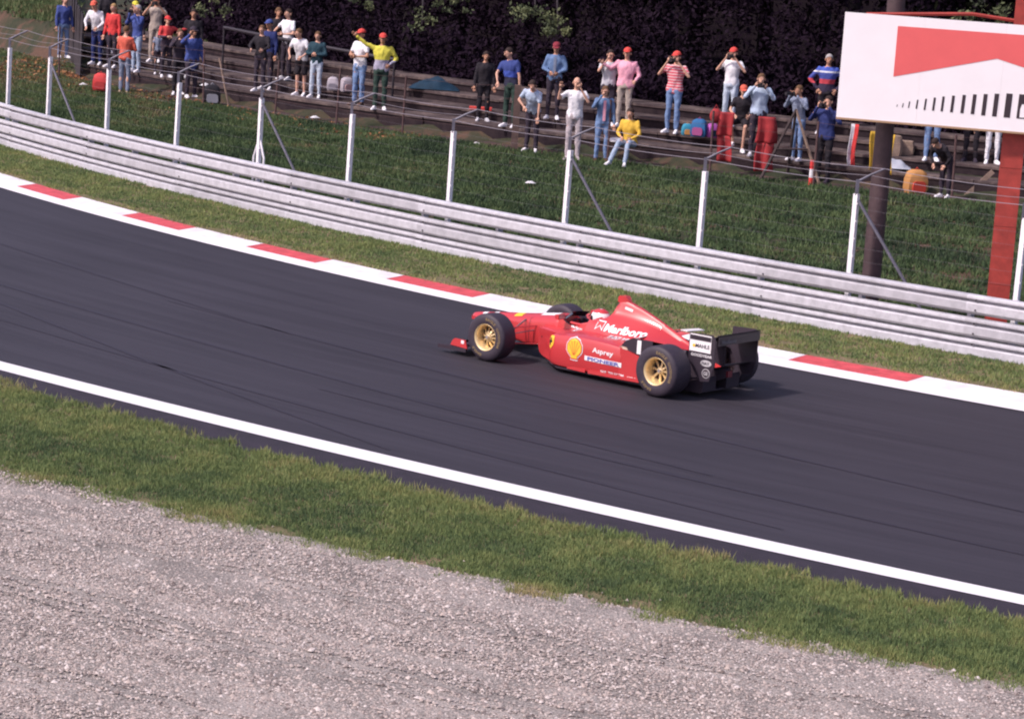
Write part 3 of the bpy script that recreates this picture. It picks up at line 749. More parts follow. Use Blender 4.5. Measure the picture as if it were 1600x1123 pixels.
def cov_half(x):
    K = [(1.63, [0, .60, .07, .60, .14, .60, .20, .66, .235, .69, .27, .70, .31, .66, .35, .60, .38, .52, .40, .44]),
     (1.44, [0, .74, .07, .74, .14, .74, .19, .745, .235, .735, .275, .715, .33, .65, .37, .59, .40, .52, .42, .44]),
     (1.38, [0, .80, .07, .80, .11, .80, .15, .78, .22, .75, .28, .71, .34, .64, .38, .58, .42, .51, .44, .44]),
     (1.30, [0, .985, .045, .98, .075, .95, .085, .86, .15, .79, .24, .74, .34, .65, .39, .58, .44, .51, .46, .44]),
     (1.0, [0, .945, .04, .935, .06, .90, .075, .83, .14, .77, .24, .70, .35, .61, .41, .56, .45, .51, .47, .46]),
     (.8, [0, .875, .035, .865, .05, .84, .065, .79, .12, .74, .22, .67, .34, .59, .41, .55, .44, .52, .46, .50]),
     (.6, [0, .795, .03, .785, .045, .76, .06, .72, .11, .69, .19, .645, .27, .61, .32, .595, .35, .585, .36, .58]),
     (.3, [0, .665, .022, .655, .035, .635, .05, .61, .08, .60, .13, .585, .17, .575, .20, .565, .215, .56, .22, .55]),
     (.05, [0, .545, .012, .54, .02, .53, .03, .525, .035, .52, .045, .515, .05, .51, .055, .505, .06, .50, .06, .49])]
    f = cub(K, x); return [(f[i], f[i+1]) for i in range(0, 20, 2)] + [(f[18]*.6, f[19]-.01), (0, f[19]-.01)]
xs = sorted([1.63, 1.58, 1.5, 1.44, 1.41, 1.38, 1.362, 1.335, 1.30] + [1.26-.04*i for i in range(30)] + [.05])
link('engine_cover', loft_half(MB(), xs, cov_half).mesh('engine_cover'), m_red, car, smooth=38)
# airbox mouth and roll hoop pod
mb = MB()
R1 = [Vector((1.352, .052*math.cos(a), .895+.062*math.sin(a))) for a in [2*math.pi*k/14 for k in range(14)]]
mb.prism(R1, (-.02, 0, 0)).build('air_intake', m_blk, car)
mb = MB().rings([[Vector((x, s*w_, z)) for s, w_, z in ((1, w1, .97), (1, w1, zt_), (-1, w1, zt_), (-1, w1, .97))] for x, w1, zt_ in ((1.345, .045, 1.035), (1.31, .055, 1.062), (1.22, .05, 1.06), (1.17, .03, 1.01), (1.14, .01, .97))])
mb.build('camera_pod', m_red, car, smooth=40)
# side pods
def pod(s):
    mb = MB(); R = []
    for x in [1.99, 1.965, 1.92, 1.8, 1.6, 1.4, 1.2, 1.0, .86, .74]:
        yo, zt, zb = cub([(1.99, (.63, .44, .13)), (1.965, (.665, .475, .10)), (1.92, (.69, .495, .085)), (1.6, (.72, .53, .08)), (1.2, (.73, .535, .08)), (1.0, (.73, .53, .085)), (.74, (.72, .505, .10))], x)
        r = .045
        R.append([Vector((x, s*y, z)) for y, z in ((.24, zt+.03), (.40, zt+.028), (.55, zt+.012), (yo-.07, zt), (yo-.02, zt-.015), (yo, zt-.055), (yo+.006, (zt+zb)/2), (yo-.004, zb+.06), (yo-.02, zb+.012), (yo-.05, zb), (.24, zb))])
    mb.rings(R); o = mb.build('sidepod', m_red, car, smooth=45)
    # radiator inlet
    MB().prism([(1.995, s*y, z) for y, z in ((.30, .42), (.60, .40), (.60, .17), (.30, .15))], (-.012, 0, 0)).build('inlet', m_blk, o)
    # flank panel running back to the wheel
    P = [(.76, .505), (.66, .485), (.55, .455), (.42, .425), (.40, .40), (.405, .12), (.76, .10)]
    MB().prism([(x, s*.722, z) for x, z in P], (0, -s*.02, 0)).build('flank_panel', m_red, car)
    # deflector in front of the pod
    P = [(2.46, .235), (2.48, .47), (2.25, .50), (1.92, .495), (1.79, .48), (1.79, .06), (1.86, .055), (2.36, .105), (2.42, .14)]
    V = []; 
    MB().prism([(x, s*(.285+.36*((2.48-x)/.69)**1.3), z) for x, z in P], (0, -s*.012, 0)).build('bargeboard', m_red, car)
    MB().prism([(2.40, s*.19, .485), (2.40, s*.305, .478), (1.82, s*.61, .478), (1.82, s*.3, .52)], (0, 0, .012)).build('shoulder_panel', m_red, car)
    return o
pod(1); pod(-1)
# floor, plank, gearbox, diffuser
f_ = MB().prism([(2.3, .30, .05), (1.95, .60, .05), (1.8, .69, .05), (.36, .69, .05), (.30, .45, .05), (-.35, .42, .05), (-.35, -.42, .05), (.30, -.45, .05), (.36, -.69, .05), (1.8, -.69, .05), (1.95, -.60, .05), (2.3, -.30, .05)], (0, 0, .022))
f_.build('floor', m_blk, car)
for s in (1, -1): MB().prism([(1.63, s*.70, .075), (1.30, s*.735, .075), (1.30, s*.735, .115), (1.63, s*.70, .115)], (0, -s*.05, 0)).build('floor_fence', m_red, car)
for s in (1, -1): MB().prism([(1.25, s*.737, .074), (.41, s*.737, .09), (.41, s*.737, .135), (1.25, s*.737, .12)], (0, -s*.012, 0)).build('floor_edge', m_red, car)
mb = MB().rings([[Vector((x, s1*w_, z)) for s1, w_, z in ((1, w1, zb_), (1, w1*.95, zt_), (-1, w1*.95, zt_), (-1, w1, zb_))] for x, w1, zb_, zt_ in ((1.3, .36, .08, .46), (.75, .34, .08, .52), (.35, .16, .12, .50), (0, .13, .14, .46), (-.35, .09, .18, .38), (-.48, .05, .24, .34))])
mb.build('gearbox', m_blk, car, smooth=30)
MB().prism([(-.48, .05, .33), (-.48, -.05, .33), (-.48, -.05, .25), (-.48, .05, .25)], (-.03, 0, 0)).build('rain_light', mat('dark red lamp glass', (.16, .02, .03), .3), car)
for s in (1, -1):
    MB().rings([[Vector((x, s*y, z)) for y, z in ((.12, .07), (.12, zt_), (.42, zt_), (.42, .07))] for x, zt_ in ((.2, .09), (-.1, .16), (-.38, .26))]).build('diffuser', m_blk, car, smooth=30)
    # engine exhaust and shock cover lumps
    MB().tube([(.55, s*.2, .45), (.25, s*.22, .47), (.05, s*.20, .50)], [.05, .045, .04], 10).build('exhaust', m_blk, car, smooth=60)
# upper flick-ups ahead of the rear wheels
R = []
for x, z in ((1.02, .545), (.90, .585), (.76, .635), (.62, .675), (.53, .690)): R.append([Vector((x, -.30, z+.0)), Vector((x, -.70, z-.02)), Vector((x, -.70, z-.032)), Vector((x, -.30, z-.012))])
fl = MB().rings(R).build('winglet', m_red, car, smooth=50)
MB().prism([(.53, -.30, .694), (.42, -.30, .690), (.42, -.70, .672), (.53, -.70, .674)], (0, 0, -.012)).build('winglet_flap', m_dwhite, fl)
wf = MB().prism([(.78, .705, .50), (.70, .705, .60), (.58, .705, .655), (.26, .705, .66), (.26, .705, .47), (.40, .705, .44)], (0, -.012, 0)).build('wheel_fence', m_blk, car)
# front wing
for s in (1, -1):
    for nm, x0, z0_, ch, ang in (('wing_plane', 3.62, .085, .32, .05), ('wing_flap', 3.42, .145, .20, .42)):
        R = []
        for y in (.10, .4, .7, .885):
            cx = x0 - (.10 if y > .3 else 0)*0; r_ = []
            for t, th in ((0, 0), (.15, .018), (.5, .016), (1, 0), (.5, -.008), (.15, -.014)):
                dx = -t*ch; r_.append(Vector((cx+dx, s*y, z0_+th+t*ch*math.sin(ang))))
            R.append(r_)
        MB().rings(R).build(nm, m_blk, car, smooth=50)
    ep = MB().prism([(3.50, s*.89, .115), (3.47, s*.89, .18), (3.43, s*.89, .215), (3.24, s*.89, .215), (3.20, s*.89, .10)], (0, s*.014, 0)).build('endplate', m_red, car)
    MB().prism([(3.42, s*.906, .055), (3.42, s*.906, .095), (3.22, s*.906, .095), (3.21, s*.906, .055)], (0, s*.002, 0)).build('endplate_foot', m_dwhite, ep)
    MB().prism([(3.31, s*.906, .16), (3.31, s*.906, .205), (3.26, s*.906, .205), (3.26, s*.906, .16)], (0, s*.002, 0)).build('sponsor_patch', m_dwhite, ep)
    MB().box((3.46, s*.905, .075), (.50, .03, .05)).build('endplate_lip', m_blk, ep)
    MB().box((3.62, s*.075, .22), (.10, .014, .24)).build('wing_pillar', m_red, car)
# wheels
def wheel_parts(R, w_, spk, tag_):
    # tyre about the local y axis, outer face at +w/2
    prof = [(.172, .40), (.182, .47), (.20, .492), (.235, .50), (.275, .497), (R-.035, .475), (R-.014, .445), (R-.003, .40), (R, .33), (R+.001, 0)]
    prof = prof + [(r, -y) for r, y in reversed(prof[:-1])]
    n = 56; V = []; F = []
    for k in range(n):
        a = 2*math.pi*k/n
        for r, y in prof: V.append((r*math.cos(a), y*w_, r*math.sin(a)))
    m_ = len(prof)
    for k in range(n):
        for j in range(m_-1): F.append((k*m_+j, k*m_+j+1, ((k+1) % n)*m_+j+1, ((k+1) % n)*m_+j))
    t = MB(); t.add(V, F); tm = t.mesh('tyre'); tm.materials.append(m_tyre); tm.shade_smooth()
    yo = .47*w_; yi = yo-.135
    rp = [(.166, -.40*w_), (.160, -.3*w_), (.150, yi-.03), (.150, yi), (.158, yo-.035), (.166, yo-.012), (.176, yo-.002), (.182, yo+.006), (.184, yo+.001), (.176, yo-.014)]
    V = []; F = []
    for k in range(n):
        a = 2*math.pi*k/n
        for r, y in rp: V.append((r*math.cos(a), y, r*math.sin(a)))
    m_ = len(rp)
    for k in range(n):
        for j in range(m_-1): F.append((k*m_+j, k*m_+j+1, ((k+1) % n)*m_+j+1, ((k+1) % n)*m_+j))
    r = MB(); r.add(V, F); rm = r.mesh('rim'); rm.materials.append(m_gold); rm.shade_smooth()
    s = MB()
    d = .01 if spk == 10 else -.03
    for k in range(spk):
        a = 2*math.pi*k/spk+.1; c, s_ = math.cos(a), math.sin(a); p = Vector((-s_, 0, c))
        for (r0, y0, w0, r1, y1, w1) in ((.032, yi+.062+d, .013, .075, yi+.045+d, .011), (.075, yi+.045+d, .011, .156, yi+.0, .018)):
            A = [Vector((c*r0, y0, s_*r0))+p*w0, Vector((c*r0, y0, s_*r0))-p*w0, Vector((c*r1, y1, s_*r1))-p*w1, Vector((c*r1, y1, s_*r1))+p*w1]
            s.prism(A, (0, -.022, 0))
    s.tube([(0, yi-.02+d, 0), (0, yi+.066+d, 0)], .045, 16)
    sm_ = s.mesh('spokes'); sm_.materials.append(m_dgold)
    h = MB().tube([(0, yi+.06+d, 0), (0, yi+.095+d, 0)], [.028, .022], 8); hm = h.mesh('wheel_nut'); hm.materials.append(m_steel)
    k = MB().tube([(0, yi-.14, 0), (0, yi-.035, 0)], .149, 28); km = k.mesh('brake_drum'); km.materials.append(m_blk)
    return tm, rm, sm_, hm, km
WF = wheel_parts(.322, .30, 10, 'f'); WR = wheel_parts(.332, .375, 8, 'r')
wheels = []
for x, y, W_, R_w in ((2.85, .82, WF, .322), (2.85, -.82, WF, .322), (0, .785, WR, .332), (0, -.785, WR, .332)):
    o = empty('wheel', (x, y, R_w)); o.parent = car
    if y < 0: o.rotation_euler = (0, 0, math.pi)
    for me_ in W_:
        c = bpy.data.objects.new(me_.name.split('.')[0], me_); COL.objects.link(c); c.parent = o
    wheels.append((o, x, y, R_w))
# suspension
m_rod = mat('grey rod', (.22, .17, .18), .5, .3)
def arm(p0, p1, r=.013, m=m_blk, nm='suspension_arm'): MB().tube([p0, p1], r, 6).build(nm, m, car, smooth=60)
for s in (1, -1):
    hub = (2.85, s*.68, .32)
    arm((2.55, s*.19, .47), (2.85, s*.66, .42), .010, m_red); arm((3.15, s*.14, .46), (2.85, s*.66, .42))
    arm((2.50, s*.21, .22), (2.85, s*.66, .22), .010, m_red); arm((3.1, s*.15, .30), (2.85, s*.66, .22))
    arm((2.78, s*.18, .52), (2.84, s*.64, .26), .011, m_rod, 'push_rod'); arm((2.60, s*.20, .40), (2.80, s*.66, .33), .008, m_rod, 'track_rod')
    arm((.35, s*.13, .40), (0, s*.60, .43)); arm((-.2, s*.10, .38), (0, s*.60, .43)); arm((.45, s*.14, .18), (0, s*.60, .20)); arm((-.2, s*.10, .20), (0, s*.60, .20))
    arm((.1, s*.13, .33), (0, s*.7, .33), .022, nm='drive_shaft')
    MB().box((2.82, s*.70, .33), (.20, .09, .17)).build('brake_duct', m_blk, car)
    MB().box((.12, s*.60, .38), (.26, .08, .20)).build('brake_duct', m_blk, car)
# rear wing
for s in (1, -1):
    P = [(-.17, .835), (-.53, .85), (-.58, .80), (-.58, .44), (-.52, .24), (-.38, .22), (-.28, .34), (-.175, .50)]
    ep = MB().prism([(x, s*.50, z) for x, z in P], (0, -s*.012, 0)).build('rear_endplate', m_blk2, car)
    if s > 0: nep = ep
for x0, z0_, ch, ang in ((-.24, .70, .24, .30), (-.42, .75, .20, .55), (-.30, .36, .20, .25)):
    R = []
    for y in (-.486, -.2, .2, .486):
        r_ = []
        for t, th in ((0, 0), (.12, .012), (.5, .006), (1, 0), (.5, -.02), (.12, -.018)): r_.append(Vector((x0-t*ch, y, z0_+th+t*ch*math.sin(ang))))
        R.append(r_)
    MB().rings(R).build('rear_wing_flap', m_blk2, car, smooth=50)
MB().box((-.34, 0, .55), (.14, .02, .36)).build('wing_pillar', m_blk, car)
MB().box((-.60, .0, .845), (.01, .97, .014)).build('gurney', m_blk2, car)
# mirrors, screen, steering wheel
for s in (1, -1):
    mr = MB().rings([[Vector((x, s*(.40+a*w_), .69+b*h_)) for a, b in ((-1, -1), (1, -1), (1, 1), (-1, 1))] for x, w_, h_ in ((2.10, .03, .015), (2.06, .065, .03), (2.0, .07, .034))]).build('mirror', m_red, car, smooth=50)
    MB().prism([(1.995, s*(.40-.055), .665), (1.995, s*(.40+.055), .665), (1.995, s*(.40+.055), .715), (1.995, s*(.40-.055), .715)], (-.003, 0, 0)).build('mirror_glass', m_steel, mr)
    MB().tube([(2.05, s*.27, .64), (2.05, s*.36, .68)], .008, 5).build('stalk', m_blk, mr)
m_glass = mat('dark tinted windscreen', (.03, .025, .035), .08, spec=.8)
R = []
for k in range(9):
    a = -1.25+2.5*k/8; y = .19*math.sin(a); x = 2.02+.16*math.cos(a); R.append((Vector((x, y*1.15, .64)), Vector((x-.10, y*1.05, .725))))
MB().add([p for r_ in R for p in r_], [(2*k, 2*k+2, 2*k+3, 2*k+1) for k in range(8)]).build('windscreen', m_glass, car, smooth=180)
# padded collar round the driver
P = [Vector((1.58+.03, .0, .70))]
mb = MB().tube([(1.98, .215, .60), (1.80, .225, .595), (1.66, .22, .64), (1.58, .16, .70), (1.55, 0, .72), (1.58, -.16, .70), (1.66, -.22, .66), (1.80, -.225, .63), (1.98, -.215, .64)], .022, 8)
mb.build('cockpit_rim', m_red, car, smooth=60)

# ---- lettering and emblems
def text_mesh(s, size=1., bold=.0, sx=1., spacing=1.):
    c = bpy.data.curves.new('txt', 'FONT'); c.body = s; c.size = size; c.offset = bold; c.space_character = spacing; c.resolution_u = 2
    o = bpy.data.objects.new('txt', c); COL.objects.link(o); bpy.context.view_layer.update()
    dg = bpy.context.evaluated_depsgraph_get(); me = o.evaluated_get(dg).to_mesh()
    V = [Vector((v.co.x*sx, v.co.y, 0)) for v in me.vertices]; F = [tuple(p.vertices) for p in me.polygons]
    o.evaluated_get(dg).to_mesh_clear(); bpy.data.objects.remove(o); bpy.data.curves.remove(c)
    w0 = min(v.x for v in V); w1 = max(v.x for v in V)
    return [Vector((v.x-w0, v.y, 0)) for v in V], F, w1-w0
def refine(V, F, cut):
    """split long edges so flat shapes can follow a curved body"""
    bm = bmesh.new(); vs_ = [bm.verts.new(v) for v in V]
    for f in F:
        try: bm.faces.new([vs_[i] for i in f])
        except ValueError: pass
    bmesh.ops.triangulate(bm, faces=bm.faces)
    for _ in range(4):
        es = [e for e in bm.edges if e.calc_length() > cut]
        if not es: break
        bmesh.ops.subdivide_edges(bm, edges=es, cuts=1)
        bmesh.ops.triangulate(bm, faces=bm.faces)
    V2 = [v.co.copy() for v in bm.verts]; bm.verts.index_update(); F2 = [[v.index for v in f.verts] for f in bm.faces]; bm.free(); return V2, F2
bpy.context.view_layer.update()
def bvh_of(names):
    V = []; F = []
    for o in car.children_recursive:
        if o.type == 'MESH' and o.name.split('.')[0] in names:
            b = len(V); V += [v.co.copy() for v in o.data.vertices]; F += [[i+b for i in p.vertices] for p in o.data.polygons]
    return BVHTree.FromPolygons(V, F)
BODY = bvh_of({'monocoque', 'engine_cover', 'sidepod', 'flank_panel', 'bargeboard', 'winglet', 'rear_endplate', 'rear_wing_flap', 'wheel_fence'})
def decal(name, V, F, x0, z0_, m, parent, ang=0., off=.005, sy=1, cut=.04, ydef=.7, bvh=BODY):
    """V in the plane (right, up); x0,z0_ = left-bottom anchor on the side of the car, projected sideways onto the body"""
    V, F = refine(V, F, cut); out = []; last = ydef; c, s = math.cos(ang), math.sin(ang)
    for v in V:
        X = x0 - (v.x*c - v.y*s); Z = z0_ + v.x*s + v.y*c
        h = bvh.ray_cast(Vector((X, 2*sy, Z)), Vector((0, -sy, 0)))
        if h[0] is not None:
            y = h[0].y; last = y; nrm = h[1]
            if nrm.y*sy < 0: nrm = -nrm
            out.append(Vector((X, y, Z)) + nrm*off)
        else: out.append(Vector((X, last, Z)))
    return MB().add(out, F).build(name, m, parent)
def txt(name, s, x0, z0_, h, m, L=None, bold=.0, ang=0., parent=car, **k):
    V, F, w_ = text_mesh(s, h/.7, bold*h); sx = (L/w_) if L else 1
    return decal(name, [Vector((v.x*sx, v.y, 0)) for v in V], F, x0, z0_, m, parent, ang, **k)
def poly(name, P, x0, z0_, m, parent=car, ang=0., **k): return decal(name, [Vector((a, b, 0)) for a, b in P], [tuple(range(len(P)))], x0, z0_, m, parent, ang, **k)
txt('lettering', 'Marlboro', 1.31, .605, .088, m_dwhite, .63, .05, -.015)
# chevron mark before the lettering
poly('chevron_emblem', [(0, 0), (0, .12), (.13, .12), (.13, 0), (.065, .055)], 1.47, .60, m_dwhite, ang=-.02)
poly('chevron_emblem', [(.012, .022), (.012, .108), (.118, .108), (.118, .022), (.065, .068)], 1.47, .60, m_dred, ang=-.02, off=.009)
txt('lettering', 'Asprey', 1.20, .37, .065, m_dwhite, .34, .03, -.02)
poly('white_band', [(0, 0), (.60, 0), (.60, .062), (0, .062)], 1.32, .245, m_dwhite, ang=-.01)
txt('lettering', 'PIONEER', 1.27, .253, .045, m_dblue, .52, .05, -.01, off=.009)
txt('lettering', 'MAGNETI  MARELLI', 1.15, .55, .024, m_dwhite, .36, .03, -.02)
txt('lettering', 'SKF  TELECOM', 1.05, .120, .032, m_dwhite, .38, .04, 0)
txt('lettering', 'ARELA', .62, .110, .032, m_dwhite, .15, .04, 0)
txt('lettering', 'Marlboro', 1.93, .55, .030, m_dwhite, .20, .05, -.06)
poly('cover_patch', [(0, 0), (.13, 0), (.13, .035), (0, .035)], 1.20, .895, m_dwhite, ang=-.18)
# shell emblem
def shell(k):
    P = []
    for i in range(15):
        a = math.pi*(1.18-1.36*i/14); r = (.125+.006*(i % 2))*k; P.append((r*math.cos(a), .0+r*math.sin(a)*1.02))
    P += [(.055*k, -.115*k), (.055*k, -.15*k), (-.055*k, -.15*k), (-.055*k, -.115*k)]
    return P
poly('shell_emblem', shell(1.12), 1.50, .375, m_dwhite, cut=.03); poly('shell_emblem', shell(1.04), 1.50, .375, m_dred, off=.008, cut=.03); poly('shell_emblem', shell(.93), 1.50, .375, m_dyel, off=.011, cut=.03)
for i in range(5):
    a = math.pi*(.5+(i-2)*.17); poly('shell_rib', [(-.003+.02*(2-i)*-.35*-1, -.09), (.003+.02*(2-i)*.35, -.09), (.10*math.cos(a)+.004, .10*math.sin(a)), (.10*math.cos(a)-.004, .10*math.sin(a))], 1.50, .375, m_dred, off=.013)
# yellow shield with a black prancing figure
sh = [(-.055, .085), (.055, .085), (.058, .02), (.045, -.04), (.0, -.095), (-.045, -.04), (-.058, .02)]
poly('shield_emblem', sh, 1.93, .39, m_dyel, bvh=BODY)
poly('shield_figure', [(-.012, -.05), (.008, -.045), (.004, -.01), (.03, .0), (.028, .02), (.008, .025), (.012, .05), (.0, .06), (-.014, .045), (-.012, .02), (-.032, .01), (-.03, .0), (-.012, -.005)], 1.93, .39, m_dblk, off=.009)
poly('fastener', [(.012*math.cos(a), .012*math.sin(a)) for a in [k*math.pi/4 for k in range(8)]], 2.36, .36, m_dblk)
poly('fastener', [(.012*math.cos(a), .012*math.sin(a)) for a in [k*math.pi/4 for k in range(8)]], 2.08, .20, m_dblk)
poly('panel_seam', [(0, 0), (.006, 0), (.006, .34), (0, .34)], 2.70, .22, m_dblk)
poly('fin_highlight', [(0, 0), (.16, .0), (.13, .03), (.02, .03)], .80, .50, mat('beige patch', (.50, .36, .28), .5), ang=-.1)
# number one on the fence ahead of the wheel
txt('race_number', '1', .50, .47, .165, m_dwhite, .065, .06, 0, parent=wf)
# nose and cockpit decals (lie on the upper faces)
def top_decal(name, P, x0, y0, m, off=.004):
    V, F = refine([Vector((a, b, 0)) for a, b in P], [tuple(range(len(P)))], .04); out = []
    for v in V:
        h = BODY.ray_cast(Vector((x0+v.x, y0+v.y, 2)), Vector((0, 0, -1))); out.append(Vector((x0+v.x, y0+v.y, (h[0].z if h[0] is not None else .5)+off)))
    return MB().add(out, F).build(name, m, car)
top_decal('nose_patch', [(-.07, -.05), (.07, -.05), (.07, .05), (-.07, .05)], 2.98, .06, m_dyel)
top_decal('nose_patch', [(-.16, -.12), (.14, -.10), (.14, .10), (-.16, .12)], 2.45, .0, m_dwhite)
for x in (3.42, 3.62): top_decal('nose_patch', [(-.04, -.03), (.04, -.03), (.04, .03), (-.04, .03)], x, .02, m_dwhite)
# rear wing end plate artwork
EB = bvh_of({'rear_endplate'})
K = dict(parent=nep, bvh=EB, ydef=.5)
poly('sponsor_panel', [(0, 0), (.335, .0), (.335, .225), (0, .225)], -.185, .605, m_dwhite, ang=0, **K)
poly('sponsor_band', [(.0, 0), (.325, .0), (.325, .06), (.0, .06)], -.19, .755, m_dblk, off=.009, **K)
txt('lettering', 'MAHLE', -.28, .66, .05, m_dblk, .22, .02, off=.009, **K)
poly('emblem', [(.022*math.cos(a), .022*math.sin(a)) for a in [k*math.pi/5 for k in range(10)]], -.255, .68, m_dyel, off=.010, **K)
txt('lettering', 'GOODYEAR', -.215, .545, .034, m_dwhite, .33, .03, **K)
poly('oval_emblem', [(.085*math.cos(a), .042*math.sin(a)) for a in [k*math.pi/10 for k in range(20)]], -.46, .47, mat('pale grey decal', (.5, .48, .50), .5), **K)
txt('lettering', 'FIAT', -.395, .452, .034, m_dblk, .12, .03, off=.009, **K)
circ = lambda r, c=(0, 0): [(c[0]+r*math.cos(a), c[1]+r*math.sin(a)) for a in [k*math.pi/12 for k in range(24)]]
poly('round_emblem', circ(.062), -.47, .34, mat('pale grey decal', (.5, .48, .50), .5), **K); poly('round_emblem', circ(.052), -.47, .34, m_dblk, off=.008, **K)
txt('lettering', 'GE', -.435, .318, .045, mat('pale grey decal', (.5, .48, .50), .5), .07, .04, off=.011, **K)
poly('red_arrow', [(0, .03), (.10, .0), (0, -.03)], -.60, .47, m_dred, **K)
# lettering on the upper flap, read from behind
def flap_text(s, y0, h, L, m):
    V, F, w_ = text_mesh(s, h/.7, .03*h); out = []
    for v in V:
        t = v.y/h*.055+.01; out.append(Vector((-.62-.004, y0-v.x*L/w_, .74+v.y)))
    MB().add(out, F).build('lettering', m, car)
m_dgrey = mat('grey decal', (.16, .15, .17), .5)
MB().box((-.612, .0, .775), (.006, .95, .12)).build('rear_wing_flap', m_blk2, car)
flap_text('Marlboro', .42, .05, .34, m_dgrey); flap_text('GOODYEAR', .42, .022, .30, m_dgrey)
# curved lettering on the tyre walls
def tyre_text(o, s, r, h, a0, span, m, y):
    V, F, w_ = text_mesh(s, h/.7, .02*h); out = []
    for v in V:
        th = a0 + v.x/w_*span; rr = r+v.y; out.append(Vector((-rr*math.sin(th), y+.003, rr*math.cos(th))))
    MB().add(out, F).build('tyre_lettering', m, o)
for o, x, y, rw in wheels:
    if y > 0:
        w_ = .30 if x > 1 else .375
        tyre_text(o, 'EAGLE', .232, .038, rad(0), rad(42), m_dcream, w_*.5); tyre_text(o, 'GOODYEAR', .232, .036, rad(52), rad(66), m_dcream, w_*.5)
        tyre_text(o, 'EAGLE', .232, .034, rad(190), rad(42), m_dcream, w_*.5)

# ------------------------------------------------------------------ people
def cm(name, col, rough=.85, **k): return mat(name, col, rough, spec=.25, **k)
SKIN = cm('skin', (.60, .34, .25), .6); SKIN2 = cm('tanned skin', (.46, .24, .16), .6)
HAIR_D = cm('dark hair', (.035, .022, .02)); HAIR_B = cm('brown hair', (.12, .065, .035)); HAIR_L = cm('fair hair', (.35, .22, .10)); HAIR_G = cm('grey hair', (.35, .32, .32))
EYE = cm('eye', (.03, .02, .02), .3); LIP = cm('lips', (.42, .14, .12), .5)
CL = {k: cm('cloth '+k, c, var=.10, vscale=14, bump=.3, bscale=60) for k, c in dict(
    white=(.74, .72, .76), lightgrey=(.50, .49, .53), red=(.60, .05, .05), brightred=(.60, .07, .06), darkred=(.25, .03, .04), orange=(.62, .12, .08), pink=(.78, .36, .46), yellow=(.62, .56, .07),
    amber=(.68, .42, .06), blue=(.055, .08, .26), navy=(.025, .035, .13), denim=(.16, .24, .42), lightdenim=(.34, .42, .56), paledenim=(.46, .52, .62), jacketdenim=(.12, .19, .34), lightblue=(.42, .50, .64),
    khaki=(.40, .33, .29), stone=(.44, .38, .40), black=(.022, .018, .024), dark=(.04, .03, .045), darkgreen=(.03, .055, .045), teal=(.02, .05, .07), brown=(.10, .055, .04), greyblue=(.20, .23, .32), maroon=(.22, .03, .045), tan=(.42, .30, .22)).items()}
def striped(name, c1, c2, n):
    m = bpy.data.materials.new(name); m.use_nodes = True; t = m.node_tree; b = t.nodes['Principled BSDF']; b.inputs['Roughness'].default_value = .85
    tc = t.nodes.new('ShaderNodeTexCoord'); sp = t.nodes.new('ShaderNodeSeparateXYZ'); t.links.new(tc.outputs['Object'], sp.inputs[0])
    a = t.nodes.new('ShaderNodeMath'); a.operation = 'MULTIPLY'; a.inputs[1].default_value = n; t.links.new(sp.outputs['Z'], a.inputs[0])
    f = t.nodes.new('ShaderNodeMath'); f.operation = 'FRACT'; t.links.new(a.outputs[0], f.inputs[0])
    g = t.nodes.new('ShaderNodeMath'); g.operation = 'GREATER_THAN'; g.inputs[1].default_value = .55; t.links.new(f.outputs[0], g.inputs[0])
    x = t.nodes.new('ShaderNodeMix'); x.data_type = 'RGBA'; x.inputs[6].default_value = (*c1, 1); x.inputs[7].default_value = (*c2, 1); t.links.new(g.outputs[0], x.inputs[0]); t.links.new(x.outputs[2], b.inputs['Base Color'])
    return m
CL['stripe'] = striped('red and white striped knit', (.60, .08, .12), (.66, .42, .44), 16)
def banded(name, stops):
    """cloth coloured in bands by height on the wearer: stops [(z, colour)...]"""
    m = bpy.data.materials.new(name); m.use_nodes = True; t = m.node_tree; b = t.nodes['Principled BSDF']; b.inputs['Roughness'].default_value = .85
    tc = t.nodes.new('ShaderNodeTexCoord'); sp = t.nodes.new('ShaderNodeSeparateXYZ'); t.links.new(tc.outputs['Object'], sp.inputs[0])
    r = t.nodes.new('ShaderNodeValToRGB'); r.color_ramp.interpolation = 'CONSTANT'
    while len(r.color_ramp.elements) < len(stops): r.color_ramp.elements.new(.5)
    for e, (z, c) in zip(r.color_ramp.elements, stops): e.position = z/2; e.color = (*c, 1)
    q_ = t.nodes.new('ShaderNodeMath'); q_.operation = 'MULTIPLY'; q_.inputs[1].default_value = .5; t.links.new(sp.outputs['Z'], q_.inputs[0]); t.links.new(q_.outputs[0], r.inputs[0]); t.links.new(r.outputs[0], b.inputs['Base Color'])
    return m
CL['yellowgrey'] = banded('yellow sweater with grey hem', [(0, (.34, .32, .42)), (1.16, (.62, .56, .07))])
CL['bluenavy'] = banded('navy polo with blue chest', [(0, (.02, .02, .05)), (1.12, (.05, .09, .42)), (1.26, (.03, .05, .20))])
CL['trackred'] = banded('red jacket with white shoulders', [(0, (.05, .03, .05)), (1.05, (.58, .05, .05)), (1.30, (.70, .62, .66)), (1.36, (.60, .05, .05))])
CL['trackblue'] = banded('blue jacket with red and white bands', [(0, (.03, .02, .05)), (1.10, (.50, .05, .07)), (1.2, (.05, .07, .30)), (1.34, (.6, .6, .66)), (1.38, (.05, .09, .40))])

